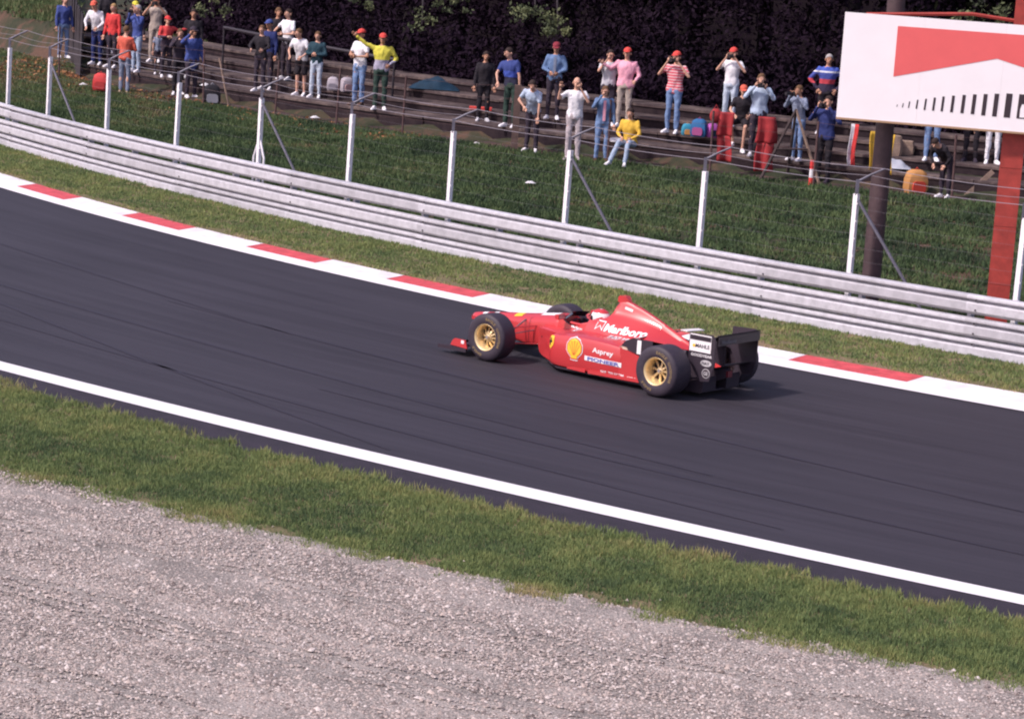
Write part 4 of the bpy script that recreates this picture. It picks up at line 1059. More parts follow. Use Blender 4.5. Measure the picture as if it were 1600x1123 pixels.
def remesh(mb, vox, m, name, parent, lumps=0., seed=0, smooth_it=4, extra=None):
    me = mb.mesh('tmp'); o = bpy.data.objects.new('tmp', me); COL.objects.link(o)
    md = o.modifiers.new('r', 'REMESH'); md.mode = 'VOXEL'; md.voxel_size = vox
    s_ = o.modifiers.new('s', 'SMOOTH'); s_.factor = .5; s_.iterations = smooth_it
    dg = bpy.context.evaluated_depsgraph_get(); dg.update()
    r = bpy.data.meshes.new_from_object(o.evaluated_get(dg)); bpy.data.objects.remove(o); bpy.data.meshes.remove(me)
    if lumps:
        n = len(r.vertices); co = np.empty(n*3, np.float32); no = np.empty(n*3, np.float32); r.vertices.foreach_get('co', co); r.vertices.foreach_get('normal', no)
        co = co.reshape(-1, 3); no = no.reshape(-1, 3)
        d = np.array([noise.noise(Vector((c[0]*13, c[1]*13, c[2]*7+seed))) + .5*noise.noise(Vector((c[0]*28, c[1]*28, c[2]*20+seed))) for c in co])
        co += no*(d*lumps)[:, None]; r.vertices.foreach_set('co', co.ravel())
    if extra: # faces, fingers: joined into the same skin mesh
        bm = bmesh.new(); bm.from_mesh(r); em = extra.mesh('tmp2'); base = len(r.materials)
        bm.from_mesh(em); bm.to_mesh(r); bm.free()
    r.name = name; r.materials.clear()
    for x in (m if isinstance(m, (list, tuple)) else [m]): r.materials.append(x)
    r.shade_smooth()
    return link(name, r, None, parent)

def bone(mb, a, b, r0, r1, n=10):
    a, b = Vector(a), Vector(b)
    mb.tube([a, a.lerp(b, .33), a.lerp(b, .66), b], [r0, r0*.62+r1*.38+.002, r0*.3+r1*.7, r1], n)
    mb.ell(a, (r0, r0, r0)); mb.ell(b, (r1, r1, r1))
VOX = .023
nP = [0]
def person(pos, rz, H, label, top='white', legs='denim', shoe='white', hair=HAIR_D, hat=None, skin=SKIN, lean=0., side=0., twist=0., armL=None, armR=None, sleeve='short', sit=None, leg=None,
           head=(0, 0), group='spectators on the terraces', shorts=False, bald=False, hatbrim=True, longhair=False, open_jacket=None, build=1.0, holds=None, skirt=0):
    """local frame: faces -Y, left arm at +X. armL/armR = (elbow, wrist) offsets from the shoulder in units of height in the upper-body frame."""
    nP[0] += 1; g = random.Random(nP[0]*17)
    root = empty('person', pos, rz, label, 'person', group)
    h = H; S = lambda p: Vector(p)*h
    W = build
    hz = .52 if sit is None else sit
    hip = Vector((0, 0, hz)); 
    U = Matrix.Rotation(side, 3, 'Y') @ Matrix.Rotation(lean, 3, 'X') @ Matrix.Rotation(twist, 3, 'Z')
    ub = lambda p: (hip + U @ Vector(p))*h         # upper-body point, measured from the hips
    # legs
    L = leg or {}
    if sit is None:
        aL = L.get('aL', (.062, .0, .045)); kL = L.get('kL', (.058, -.012, .285)); aR = L.get('aR', (-.062, .0, .045)); kR = L.get('kR', (-.058, -.012, .285))
    else:
        aL = L.get('aL', (.075, -.20, .045)); kL = L.get('kL', (.08, -.23, sit+.03)); aR = L.get('aR', (-.075, -.24, .045)); kR = L.get('kR', (-.07, -.22, sit+.03))
    hL, hR = (.05, 0, hz), (-.05, 0, hz)
    shL, shR = (.098*W, 0, .285), (-.098*W, 0, .285)
    armL = armL or ((.035, -.01, -.165), (.045, -.045, -.31)); armR = armR or ((-.035, -.01, -.165), (-.045, -.045, -.31))
    add3 = lambda a, b: (a[0]+b[0], a[1]+b[1], a[2]+b[2])
    eL, wL = ub(add3(shL, armL[0])), ub(add3(shL, armL[1])); eR, wR = ub(add3(shR, armR[0])), ub(add3(shR, armR[1]))
    sL, sR = ub(shL), ub(shR); neck = ub((0, -.005, .325)); 
    hc = ub((0, -.012, .405)); HM = U @ Matrix.Rotation(head[0], 3, 'Z') @ Matrix.Rotation(head[1], 3, 'X')
    hp = lambda x, y, z: hc + HM @ (Vector((x, y, z))*h)
    # bare body
    b = MB()
    for (hh_, k, a) in ((hL, kL, aL), (hR, kR, aR)):
        bone(b, S(hh_), S(k), .046*h, .029*h); bone(b, S(k), S(a), .030*h, .019*h)
        b.ell(S(Vector(k).lerp(Vector(a), .3))+Vector((0, .006*h, 0)), (.029*h, .031*h, .06*h))
    for (s_, e, w_) in ((sL, eL, wL), (sR, eR, wR)): bone(b, s_, e, .026*h, .019*h); bone(b, e, w_, .020*h, .0135*h)
    def torso(mb, f, z0=0.0, z1=.315, flare=1.0):
        R = []
        for z, rx, ry, yo in ((-.035, .07, .052, .0), (.0, .088*flare, .064, .004), (.05, .083*flare, .060, .0), (.10, .077, .056, -.002), (.16, .086, .061, -.004), (.22, .098, .066, -.002), (.265, .103, .062, .004), (.295, .090, .052, .008), (.318, .045, .038, .004)):
            if z < z0-.04: continue
            rx *= W; R.append([hip*h + U @ (Vector((rx*f*math.cos(t)*h, (yo+ry*f*math.sin(t))*h, z*h))) for t in [2*math.pi*k/16 for k in range(16)]])
        mb.rings(R)
    torso(b, .93)
    bone(b, ub((0, .006, .30)), ub((0, 0, .36)), .032*h, .029*h)
    b.ell(hp(0, .008, .018), (.044*h, .054*h, .052*h), HM); b.ell(hp(0, -.012, -.016), (.034*h, .042*h, .046*h), HM); b.ell(hp(0, -.026, -.042), (.020*h, .020*h, .018*h), HM)
    ex = MB(); ex.cm = 0
    ex.prism([hp(-.006, -.050, .010), hp(.006, -.050, .010), hp(.010, -.052, -.014), hp(-.010, -.052, -.014)], HM @ Vector((0, -.018*h, -.004*h)))
    for s_ in (-1, 1):
        ex.ell(hp(s_*.046, .004, .0), (.007*h, .014*h, .018*h), HM, 8, 5)
        ex.cm = 1; ex.ell(hp(s_*.018, -.050, .010), (.0065*h, .004*h, .0045*h), HM, 8, 5); ex.cm = 0
        ex.cm = 3; ex.box(hp(s_*.018, -.0505, .022), (.020*h, .006*h, .005*h), HM); ex.cm = 0
    ex.cm = 2; ex.ell(hp(0, -.050, -.028), (.014*h, .004*h, .0045*h), HM, 8, 5); ex.cm = 0
    # hands: palm, four unequal bent fingers and a thumb
    for s_, e, w_, A in ((1, eL, wL, armL), (-1, eR, wR, armR)):
        d = (w_-e).normalized(); sd_ = d.cross(Vector((0, 1, .2))).normalized(); nrm = d.cross(sd_).normalized()
        c = w_ + d*.024*h
        ex.rings([[p0 + sd_*a*wd*h + nrm*b2*.0075*h for a, b2 in ((-1, -1), (1, -1), (1, 1), (-1, 1))] for p0, wd in ((w_-d*.004*h, .012), (w_+d*.02*h, .020), (w_+d*.045*h, .021))])
        cur = nrm*(.9 if holds else .45)
        for k, L_ in enumerate((.036, .042, .040, .032)):
            o_ = w_ + d*.043*h + sd_*(-.0155+.0103*k)*h; m1 = o_ + (d+cur*.3).normalized()*L_*.5*h; m2 = m1 + (d+cur*1.3).normalized()*L_*.5*h
            ex.tube([o_, m1, m2], [.0055*h, .005*h, .004*h], 6)
        t0 = w_ + d*.012*h + sd_*-.019*h; t1 = t0 + (d-sd_*.9).normalized()*.022*h; t2 = t1 + (d*1.1-sd_*.2+cur*.4).normalized()*.018*h
        ex.tube([t0, t1, t2], [.0065*h, .006*h, .0045*h], 6)
    remesh(b, VOX*.8, [skin, EYE, LIP, hair], 'body', root, extra=ex)
    # top
    t = MB(); torso(t, 1.10, 0., flare=1.08)
    tl = {'short': .62, 'long': 1.0, 'none': 0.}[sleeve]
    for (s_, e, w_) in ((sL, eL, wL), (sR, eR, wR)):
        if sleeve == 'none': t.ell(s_, (.030*h,)*3); continue
        en = s_.lerp(e, tl if sleeve == 'short' else 1); bone(t, s_, en, .035*h, .030*h if sleeve == 'short' else .027*h)
        if sleeve == 'long': bone(t, e, e.lerp(w_, .93), .027*h, .020*h)
    if skirt: t.ell(ub((0, 0, -.06)), (.085*h, .07*h, .09*h))
    remesh(t, VOX, CL[top], 'jacket' if sleeve == 'long' else 'shirt', root, .017, nP[0]*3.1)
    if open_jacket:   # shirt front showing in an open jacket
        R = [[hip*h + U @ Vector((x*h, (-.0735-.004*math.cos(x*40))*h*(1. if z > .1 else .95), z*h)) for x in (-.018, 0, .018)] for z in (.02, .10, .18, .25, .29)]
        V = [p for r in R for p in r]; F = [(i*3+j, i*3+j+1, i*3+j+4, i*3+j+3) for i in range(4) for j in range(2)]
        MB().add(V, F).build('shirt_front', CL[open_jacket], root)
    # trousers
    l = MB(); 
    R = [[hip*h + U @ Vector((rx*W*math.cos(tt)*h, (ry*math.sin(tt))*h, z*h)) for tt in [2*math.pi*k/14 for k in range(14)]] for z, rx, ry in ((.045, .085, .062), (0, .092, .069), (-.03, .088, .066))]
    l.rings(R)
    for (hh_, k, a) in ((hL, kL, aL), (hR, kR, aR)):
        hv, kv, av = S(hh_), S(k), S(a)
        l.ell(hv, (.055*h,)*3)
        if shorts: bone(l, hv, hv.lerp(kv, .85), .054*h, .044*h)
        else: bone(l, hv, kv, .054*h, .036*h); bone(l, kv, kv.lerp(av, .94), .037*h, .030*h)
    remesh(l, VOX, CL[legs], 'shorts' if shorts else 'trousers', root, .017, nP[0]*5.7)
    # shoes
    for (k, a, s_) in ((kL, aL, 1), (kR, aR, -1)):
        av = S(a); fd = Vector((s_*.25, -1, 0)).normalized(); sdv = Vector((fd.y, -fd.x, 0)); R = []
        for y, w_, zt in ((-.030, .014, .030), (-.022, .021, .052), (.01, .022, .055), (.04, .023, .040), (.075, .025, .030), (.10, .020, .022), (.112, .010, .012)):
            c = av+fd*y*h; c.z = av.z-.045*h
            R.append([c + sdv*a_*w_*h + Vector((0, 0, b_*zt*h)) for a_, b_ in ((-1, 0), (1, 0), (1, .5), (.6, 1), (-.6, 1), (-1, .5))])
        MB().rings(R).build('shoe', CL[shoe], root, smooth=50)
    # hair and hat
    if not bald or hat:
        hm = MB(); V = []; nu, nv = 14, 6
        for j in range(nv+1):
            ph = (math.pi*.5)*(j/nv)*(1.25)
            for i in range(nu):
                th = 2*math.pi*i/nu; fr_ = max(0, -math.sin(th)); drop = 1 - .42*fr_*(j/nv)
                V.append(hp(.049*math.sin(ph*drop)*math.cos(th), .008+.059*math.sin(ph*drop)*math.sin(th), .018+.057*math.cos(ph*drop)))
        F = [(j*nu+i, j*nu+(i+1) % nu, (j+1)*nu+(i+1) % nu, (j+1)*nu+i) for j in range(nv) for i in range(nu)] + [tuple(range(nu))]
        hm.add(V, F)
        if longhair: hm.ell(hp(0, .030, -.03), (.046*h, .032*h, .07*h), HM)
        hm.build('hair', hair, root, smooth=180)
    if hat:
        hm = MB(); V = []; nu, nv = 16, 5
        for j in range(nv+1):
            ph = (math.pi*.5)*(j/nv)
            for i in range(nu):
                th = 2*math.pi*i/nu; V.append(hp(.053*math.sin(ph)*math.cos(th), .008+.063*math.sin(ph)*math.sin(th), .034+.048*math.cos(ph)))
        F = [(j*nu+i, j*nu+(i+1) % nu, (j+1)*nu+(i+1) % nu, (j+1)*nu+i) for j in range(nv) for i in range(nu)] + [tuple(range(nu))]
        hm.add(V, F)
        if hatbrim: hm.rings([[hp(x*wd, y, z+o_) for x in (-1, -.4, .4, 1)] + [hp(x*wd, y, z+o_-.004) for x in (1, .4, -.4, -1)] for y, wd, z, o_ in ((-.045, .044, .034, 0), (-.075, .038, .031, 0), (-.098, .020, .026, 0))])
        hm.ell(hp(0, .008, .083), (.006*h, .006*h, .003*h))
        hm.build('cap', CL[hat], root, smooth=60)
    root['H'] = H
    bpy.context.view_layer.update()
    if holds:
        mid = root.matrix_world @ ((wL+wR)/2 + (U @ Vector((0, -.012, .018)))*h)
        kind = holds[0]; o = empty(kind, mid, rz, holds[1], holds[2], 'cameras held by spectators' if holds[2] == 'camera' else None)
        o.rotation_euler = (head[1]*.5, 0, rz + head[0])
        MB().box((0, 0, 0), (.14, .055, .085)).box((0, 0, .052), (.05, .045, .022)).build('camera_body', m_camblk, o)
        MB().tube([(0, -.02, 0), (0, -.07, 0), (0, -.07-holds[3], 0)], [.032, .034, .038], 12).build('lens', m_camblk, o)
        MB().tube([(0, -.068-holds[3], 0), (0, -.072-holds[3], 0)], .030, 12).build('lens_glass', m_glass, o)
    for ch in root.children: pass
    return root
m_camblk = mat('black camera plastic', (.02, .018, .022), .4)
# arm poses
HANG = None
CAML = ((.055, -.085, -.095), (-.055, -.115, .075)); CAMR = ((-.055, -.085, -.095), (.055, -.115, .075))
CAMLw = ((.09, -.06, -.10), (-.045, -.12, .075)); CAMRw = ((-.09, -.06, -.10), (.045, -.12, .075))
AKL = ((.105, .03, -.13), (.01, -.03, -.25)); AKR = ((-.105, .03, -.13), (-.01, -.03, -.25))
FOLDL = ((.05, -.04, -.15), (-.07, -.12, -.16)); FOLDR = ((-.05, -.04, -.15), (.07, -.12, -.14))
RAILL = ((.06, -.07, -.13), (.0, -.17, -.17)); RAILR = ((-.06, -.07, -.13), (.0, -.17, -.17))
CAMERA = lambda lab, l=.05: ('photo_camera', lab, 'camera', l)
def face_cam(x, y, d=0): return math.atan2(-x, -(-y)) * 0 + math.atan2(x, y)*-1 + d   # turn so that local -Y looks to the camera side

PP = []
def ground_at(x, y):
    u, v = x*UX.x+y*UX.y, x*VX.x+y*VX.y; t = v-cT(u)
    if t < 0: return terr(u, v)
    if t < 1.0: return Z0+.035
    return tz(min(3, int((t-1.0)/.85)))+.006
def P_(x, y, z, H, label, d=0., **k):
    g_ = ground_at(x, y)
    z = g_; person((x, y, z), face_cam(x, y, d), H, label, **k)
z0, z1, z2, z3 = Z0+.03, Z0+.41, Z0+.63, Z0+.85
# --- far left cluster
P_(-12.6, 72.64, 1.2, 1.66, 'person in bright blue jacket at the top end of the plank screen', .4, top='blue', legs='denim', sleeve='long', hair=HAIR_D)
P_(-11.42, 71.02, z1, 1.72, 'person in red cap and white shirt bending beside the plank screen', -.5, top='white', legs='navy', hat='orange', sleeve='long', lean=.35, armL=RAILL, armR=RAILR, head=(.2, -.2))
P_(-11.41, 72.42, z2, 1.72, 'person with yellow cap and dark sweater behind the red-capped man', .2, top='black', legs='black', hat='yellow', sleeve='long', hair=HAIR_L)
P_(-10.93, 70.42, z1, 1.66, 'fair-haired person in red jacket with blue badge', -.6, top='red', legs='dark', sleeve='long', hair=HAIR_L, longhair=True)
P_(-10.15, 67.52, z0, 1.70, 'person seen in orange-red jacket and blue jeans at the terrace foot', 2.6, top='orange', legs='greyblue', shoe='tan', sleeve='long', hair=HAIR_B, armL=FOLDL, armR=FOLDR)
P_(-10.15, 69.44, z1, 1.72, 'grey-haired man in blue jacket and pale jeans raising a camera', -.9, top='blue', legs='lightdenim', sleeve='long', hair=HAIR_G, armL=CAML, armR=CAMR, holds=CAMERA('camera raised by the man in blue jacket and pale jeans'))
P_(-10.46, 71.0, z2, 1.72, 'dark-clothed person wearing a yellow scarf in the back row', .1, top='dark', legs='black', sleeve='long', hat='yellow', hair=HAIR_L)
P_(-9.82, 70.35, z2, 1.70, 'person in red cap and khaki vest with both hands raised', -.2, top='khaki', legs='khaki', hat='red', skin=SKIN2, armL=CAMLw, armR=CAMRw, holds=CAMERA('camera held up by the person in khaki vest'))
P_(-9.25, 68.4, z1, 1.54, 'person in red and white jacket with an outstretched arm', .3, top='trackred', legs='dark', hat='red', sleeve='long', armL=((.10, -.02, -.03), (.24, -.04, .0)), armR=FOLDR)
P_(-9.55, 69.2, z1, 1.15, 'small child in grey top standing between the blue jeans and the red jacket', .2, top='greyblue', legs='dark', hair=HAIR_B)
P_(-8.85, 67.88, z0+.3, 1.66, 'dark-clothed woman half hidden behind the pointing hand', .2, top='dark', legs='black', sleeve='long', hair=HAIR_B, longhair=True, armR=CAMR)
P_(-8.62, 68.6, z1, 1.76, 'tall dark-clothed man standing behind the blue raincoat', -.1, top='black', legs='black', sleeve='long', skin=SKIN2)
P_(-8.44, 67.2, z0, 1.76, 'person in long blue raincoat and dark cap shading the eyes', .5, top='blue', legs='dark', hat='dark', sleeve='long', skin=SKIN2, armR=((-.09, -.06, -.03), (-.0, -.11, .09)), skirt=1, build=1.15)
# --- group behind the crush barrier
P_(-6.61, 65.98, z1, 1.62, 'man in black leaning both hands on the dark crush barrier', -.4, top='black', legs='dark', sleeve='long', hair=HAIR_B, armL=RAILL, armR=RAILR)
P_(-6.51, 66.7, z1, 1.72, 'person in navy clothes and bright blue cap in deep shade', -.5, top='navy', legs='dark', hat='blue', sleeve='long', skin=SKIN2)
P_(-6.41, 67.82, z2, 1.76, 'dark-clothed man behind the white T-shirted man', .2, top='black', legs='black', sleeve='long', hair=HAIR_B, skin=SKIN2)
P_(-6.11, 67.42, z2, 1.76, 'long-haired man in loose white T-shirt turned to the left', -.8, top='white', legs='dark', hair=HAIR_D, armR=((-.10, -.03, -.10), (-.08, -.13, -.16)), armL=FOLDL, longhair=True)
P_(-5.57, 65.6, z1, 1.68, 'man in white T-shirt and dark shorts leaning over the crush barrier', -.5, top='white', legs='black', shorts=True, lean=.35, armL=RAILL, armR=RAILR, head=(-.3, -.3), hair=HAIR_B)
P_(-5.19, 65.3, z1, 1.60, 'person in dark teal top and pale blue jeans at the barrier', -.3, top='teal', legs='paledenim', hair=HAIR_B, sleeve='long', armL=FOLDL, armR=FOLDR)
P_(-4.05, 63.9, z1, 1.80, 'man in white sweatshirt, red cap and blue jeans behind the barrier', -.7, top='white', legs='denim', shoe='brown', hat='brightred', sleeve='short', armL=FOLDL, armR=FOLDR, skin=SKIN2)
P_(-3.5, 63.12, z1, 1.78, 'person in yellow sweater and red cap pointing up with one arm', -.1, top='yellowgrey', legs='darkgreen', shoe='white', hat='brightred', sleeve='long', armR=((-.13, -.03, .05), (-.235, -.05, .14)), armL=((.085, .02, -.13), (.0, -.07, -.21)), skin=SKIN2, build=1.1)
# --- middle
P_(-1.06, 62.0, z1, 1.60, 'dark-clothed man barely visible against the wood', .1, top='black', legs='black', shoe='lightgrey', sleeve='long', skin=SKIN2)
P_(-.42, 60.92, z1, 1.80, 'man in navy and blue polo leaning on the brown timber post', -.5, top='bluenavy', legs='darkgreen', side=-.10, lean=.12, hair=HAIR_D, head=(-.4, 0), armR=((-.06, -.08, -.12), (-.02, -.15, -.22)), armL=((.03, -.02, -.17), (.03, -.04, -.33)), sleeve='short')
P_(.53, 61.26, z2, 1.73, 'man in denim jacket and maroon cap looking down at his hands', -.1, top='jacketdenim', legs='dark', hat='maroon', sleeve='long', armL=((.05, -.03, -.15), (-.05, -.12, -.20)), armR=((-.05, -.03, -.15), (.04, -.12, -.19)), open_jacket='greyblue', skin=SKIN2, head=(0, .25))
P_(.10, 59.4, z0, 1.72, 'man in light blue shirt and dark trousers bending over the wire', -.3, top='lightblue', legs='dark', side=.10, lean=.55, hair=HAIR_D, head=(.2, -.2), armR=((-.07, -.07, -.10), (.02, -.14, -.14)), armL=((.02, -.10, -.13), (.03, -.18, -.24)))
P_(1.0, 58.5, z0-.03, 1.80, 'balding man in white T-shirt and grey trousers photographing with raised hands', 0., top='white', legs='stone', shoe='stone', bald=True, armL=CAML, armR=((-.11, -.04, -.08), (-.095, -.09, .06)), holds=None)
P_(1.62, 58.4, z0, 1.65, 'girl in denim jacket over a pink top and blue jeans', .1, top='jacketdenim', legs='denim', shoe='brown', sleeve='long', hair=HAIR_B, longhair=True, armR=CAMR, open_jacket='pink', holds=None)
P_(1.74, 60.52, z2, 1.70, 'man in pale grey T-shirt holding his chin, beside the pink shirt', .1, top='lightgrey', legs='dark', hair=HAIR_D, armR=CAMR)
P_(2.11, 60.36, z2, 1.77, 'man in pink shirt, red cap and khaki trousers', -.2, top='pink', legs='khaki', hat='brightred', sleeve='long', armR=((-.09, -.05, -.08), (-.17, -.10, -.02)), armL=((.06, .02, -.14), (.03, -.09, -.21)), build=1.12)
P_(2.22, 58.15, z0, 1.66, 'woman in amber sweater and pale jeans sitting on the lowest step', -.3, top='amber', legs='lightdenim', shoe='white', sleeve='long', hair=HAIR_D, longhair=True, sit=.27, lean=.15, armL=((.05, -.06, -.14), (-.03, -.16, -.18)), armR=((-.05, -.06, -.14), (.03, -.16, -.17)), leg=dict(aR=(-.17, -.27, .045), kR=(-.08, -.22, .30), aL=(.03, -.26, .045), kL=(.05, -.23, .30)))
P_(3.18, 59.72, z2, 1.80, 'man in red and white striped knit and red cap photographing', -.4, top='stripe', legs='denim', hat='brightred', armL=CAMLw, armR=CAMRw, holds=CAMERA('camera raised by the man in striped knit'), build=1.12)
P_(4.44, 60.0, z3, 1.73, 'man in white shirt, pale jeans and red cap photographing from the upper step', -.3, top='white', legs='paledenim', hat='brightred', armL=CAMLw, armR=CAMRw, holds=CAMERA('camera raised by the man in white shirt on the upper step'))
P_(4.64, 58.9, z1, 1.66, 'boy in black T-shirt, orange cap and shorts sitting on a step', .0, top='black', legs='black', shorts=True, shoe='white', hat='orange', sit=.40, lean=.2, armL=RAILL, armR=RAILR, leg=dict(aR=(-.09, -.16, .12), kR=(-.14, -.22, .38), aL=(.04, -.20, .045), kL=(.06, -.24, .34)))
P_(4.92, 57.94, z1, 1.78, 'man in light blue shirt and black trousers holding binoculars to his chin', .1, top='lightblue', legs='dark', shoe='white', sleeve='long', hair=HAIR_B, armL=((.06, -.07, -.10), (-.05, -.11, .02)), armR=((-.08, -.06, -.10), (.03, -.11, .045)), holds=CAMERA('black binoculars held by the man in light blue shirt', .02), build=1.08)
P_(5.76, 57.54, z1, 1.62, 'photographer in grey jacket with yellow sleeve patch and light jeans', -.7, top='greyblue', legs='denim', shoe='white', sleeve='long', hair=HAIR_B, armL=CAMLw, armR=CAMRw, holds=CAMERA('long-lens camera of the photographer in grey jacket', .16), lean=.1, skin=SKIN2)
P_(6.30, 57.0, z0, 1.84, 'man in navy sweatshirt and black trousers photographing beside the billboard', -.5, top='navy', legs='black', shoe='dark', sleeve='long', hair=HAIR_D, armL=CAMLw, armR=CAMRw, holds=CAMERA('camera of the man in navy sweatshirt', .06), build=1.1)
P_(6.51, 59.6, z3, 1.76, 'man in blue, red and white jacket with hands on hips above the others', .1, top='trackblue', legs='black', sleeve='long', hair=HAIR_G, armL=AKL, armR=AKR, build=1.1, skin=SKIN2)
# --- below the billboard
P_(8.58, 57.28, z2, 1.72, 'person in blue jeans whose upper body is hidden by the billboard', .1, top='white', legs='denim', shoe='white')
P_(8.69, 55.6, z0, 1.50, 'person in black crouching forward under the billboard', -.6, top='black', legs='dark', shoe='white', sleeve='long', lean=.9, armL=RAILL, armR=RAILR)
P_(9.92, 57.54, z2, 1.72, 'person in red jacket and white trousers with red socks under the billboard', .2, top='red', legs='white', shoe='white', sleeve='long')
P_(9.48, 57.66, z2, 1.74, 'dark-clothed person with a white bag under the billboard', -.1, top='dark', legs='black', shoe='dark', sleeve='long')

# --- the driver in the car
dr = empty('driver', CAR_P, math.atan2(fxv.y, fxv.x), 'racing driver in red and white helmet inside the open cockpit', 'driver')
hm = MB().ell((1.68, 0, .71), (.145, .118, .125), None, 18, 12); hm.build('helmet', mat('white helmet lacquer', (.80, .76, .76), .2, coat=.6), dr, smooth=180)
R = []
for zz, ex_ in ((.735, .004), (.70, .006), (.665, .004)):
    R.append([Vector((1.68+(.145+ex_)*math.cos(a)*math.sqrt(max(0, 1-((zz-.71)/.125)**2)), (.118+ex_)*math.sin(a)*math.sqrt(max(0, 1-((zz-.71)/.125)**2)), zz)) for a in [-1.2+2.4*k/12 for k in range(13)]])
MB().add([p for r in R for p in r], [(j*13+i, j*13+i+1, (j+1)*13+i+1, (j+1)*13+i) for j in range(2) for i in range(12)]).build('visor', m_glass, dr, smooth=180)
MB().rings([[Vector((1.68+.150*math.cos(a)*c_, .122*math.sin(a)*c_, zz)) for a in [2*math.pi*k/20 for k in range(20)]] for zz, c_ in ((.785, .80), (.81, .62), (.832, .30))]).build('helmet_band', m_red, dr, smooth=60)
b = MB(); b.ell((1.72, 0, .50), (.12, .20, .12)); bone(b, (1.75, .16, .52), (1.90, .20, .42), .05, .04); bone(b, (1.90, .20, .42), (2.02, .08, .54), .04, .03); bone(b, (1.75, -.16, .52), (1.90, -.20, .42), .05, .04); bone(b, (1.90, -.20, .42), (2.02, -.08, .54), .04, .03); bone(b, (1.70, 0, .55), (1.69, 0, .66), .06, .055)
remesh(b, .014, CL['red'], 'racing_suit', dr, .004)
for s in (-1, 1):
    gl = MB().ell((2.03, s*.08, .55), (.04, .022, .03))
    for k in range(4): gl.tube([(2.045, s*(.068+.008*k), .535+.010*k), (2.065, s*(.066+.008*k), .548+.010*k), (2.055, s*(.064+.008*k), .565+.008*k)], [.008, .007, .006], 5)
    gl.tube([(2.02, s*.06, .57), (2.035, s*.045, .575)], [.009, .007], 5); gl.build('glove', CL['dark'], dr, smooth=60)
sw = MB(); 
ring = [Vector((2.055-.02*math.sin(a), .115*math.cos(a), .55+.075*math.sin(a))) for a in [2*math.pi*k/16 for k in range(17)]]
sw.tube(ring, .013, 6, False).box((2.05, 0, .55), (.02, .19, .04)); sw.build('steering_wheel', m_blk, car)

# ------------------------------------------------------------------ things on the terraces and the bank
def at(x, y, z): return Vector((x, y, z))
# draped blue tarpaulin behind the terrace
def drape(name, c, rx, ry, h, m, label, cat, seed=1, rz=0, n=14):
    V = []; F = []
    for i in range(n+1):
        for j in range(n+1):
            a, b = i/n*2-1, j/n*2-1; r = min(1, math.hypot(a, b))
            z = h*(1-r**2.2)*(.8+.5*noise.noise(Vector((a*2.2, b*2.2, seed)))) + .015; e = 1+.15*noise.noise(Vector((a*3, b*3, seed+4)))
            V.append((a*rx*e, b*ry*e, max(z, .012)))
    for i in range(n):
        for j in range(n): k = i*(n+1)+j; F.append((k, k+n+1, k+n+2, k+1))
    me = pymesh(name, V, F); o = link(name, me, m, smooth=180, label=label, cat=cat); o.location = c; o.rotation_euler = (0, 0, rz); return o
CBLUE = cm('blue tarpaulin', (.010, .032, .060), .8, var=.3, vscale=4)
drape('tarpaulin', (-2.3, 64.75, tz(2)), .6, .33, .30, CBLUE, 'crumpled blue tarpaulin heaped on the upper terrace', 'tarpaulin', 3)
def backpack(c, s, cols, label, rz=0, name='backpack'):
    o = empty(name, c, rz, label, 'bag')
    mb = MB(); mb.rings([[Vector((x*w_*s, y*d_*s, z*s)) for x, y in ((-1, -1), (-.4, -1.15), (.4, -1.15), (1, -1), (1, 1), (-1, 1))] for z, w_, d_ in ((0, .16, .10), (.08, .19, .13), (.25, .18, .13), (.38, .15, .10), (.43, .08, .06))])
    mb.build('bag_body', cols[0], o, smooth=50)
    MB().rings([[Vector((x*w_*s, -.13*s+y*.05*s, z*s)) for x, y in ((-1, -1), (1, -1), (1, .3), (-1, .3))] for z, w_ in ((.04, .11), (.10, .13), (.20, .12), (.23, .08))]).build('front_pocket', cols[1], o, smooth=50)
    MB().tube([(-.07*s, .10*s, .38*s), (-.09*s, .16*s, .30*s), (-.09*s, .16*s, .12*s), (-.08*s, .10*s, .04*s)], .014*s, 5).build('strap', cols[1], o)
    MB().tube([(-.04*s, 0, .42*s), (0, 0, .47*s), (.04*s, 0, .42*s)], .01*s, 5).build('handle', cols[1], o)
    return o
backpack((8.15, 56.1, z0), 1.15, (cm('orange nylon', (.45, .22, .08)), cm('red nylon', (.50, .06, .04))), 'orange and red backpack on the ground under the billboard', .3)
backpack((3.75, 59.2, z2), .9, (cm('sky blue nylon', (.03, .12, .28)), cm('pink nylon', (.33, .08, .22))), 'blue backpack with pink pocket on the terrace edge', -.3)
backpack((4.05, 59.25, z2), .7, (cm('violet nylon', (.42, .10, .40)), CBLUE), 'small magenta bag beside the blue backpack', .5)
backpack((3.5, 59.3, z2), .6, (cm('teal nylon', (.04, .24, .36)), cm('orange nylon', (.62, .30, .10))), 'small teal bag left of the blue backpack', .2)
backpack((-4.75, 65.0, z2), .75, (cm('pale canvas', (.40, .36, .40)), cm('grey canvas', (.22, .20, .24))), 'pale canvas bag behind the crush barrier, left of a pair', 0)
backpack((-4.4, 64.9, z2), .8, (cm('pale canvas', (.36, .32, .36)), cm('pinkish canvas', (.40, .25, .25))), 'pale canvas bag nearest the white sweatshirted man', .5)
backpack((-7.75, 65.9, z0), 1.1, (cm('black nylon', (.02, .018, .024)), cm('grey nylon', (.30, .30, .34))), 'black rucksack standing on the path by the leaning pole', .2)
backpack((5.05, 58.6, z1), .8, (cm('black nylon', (.02, .018, .024)), cm('dark grey nylon', (.09, .09, .1))), 'black bag at the feet of the seated boy', .2)
backpack((-10.75, 67.6, z0), 1.0, (cm('red holdall', (.55, .06, .06)), cm('red holdall', (.45, .05, .05))), 'red bag standing left of the orange jacket', .0, 'holdall')
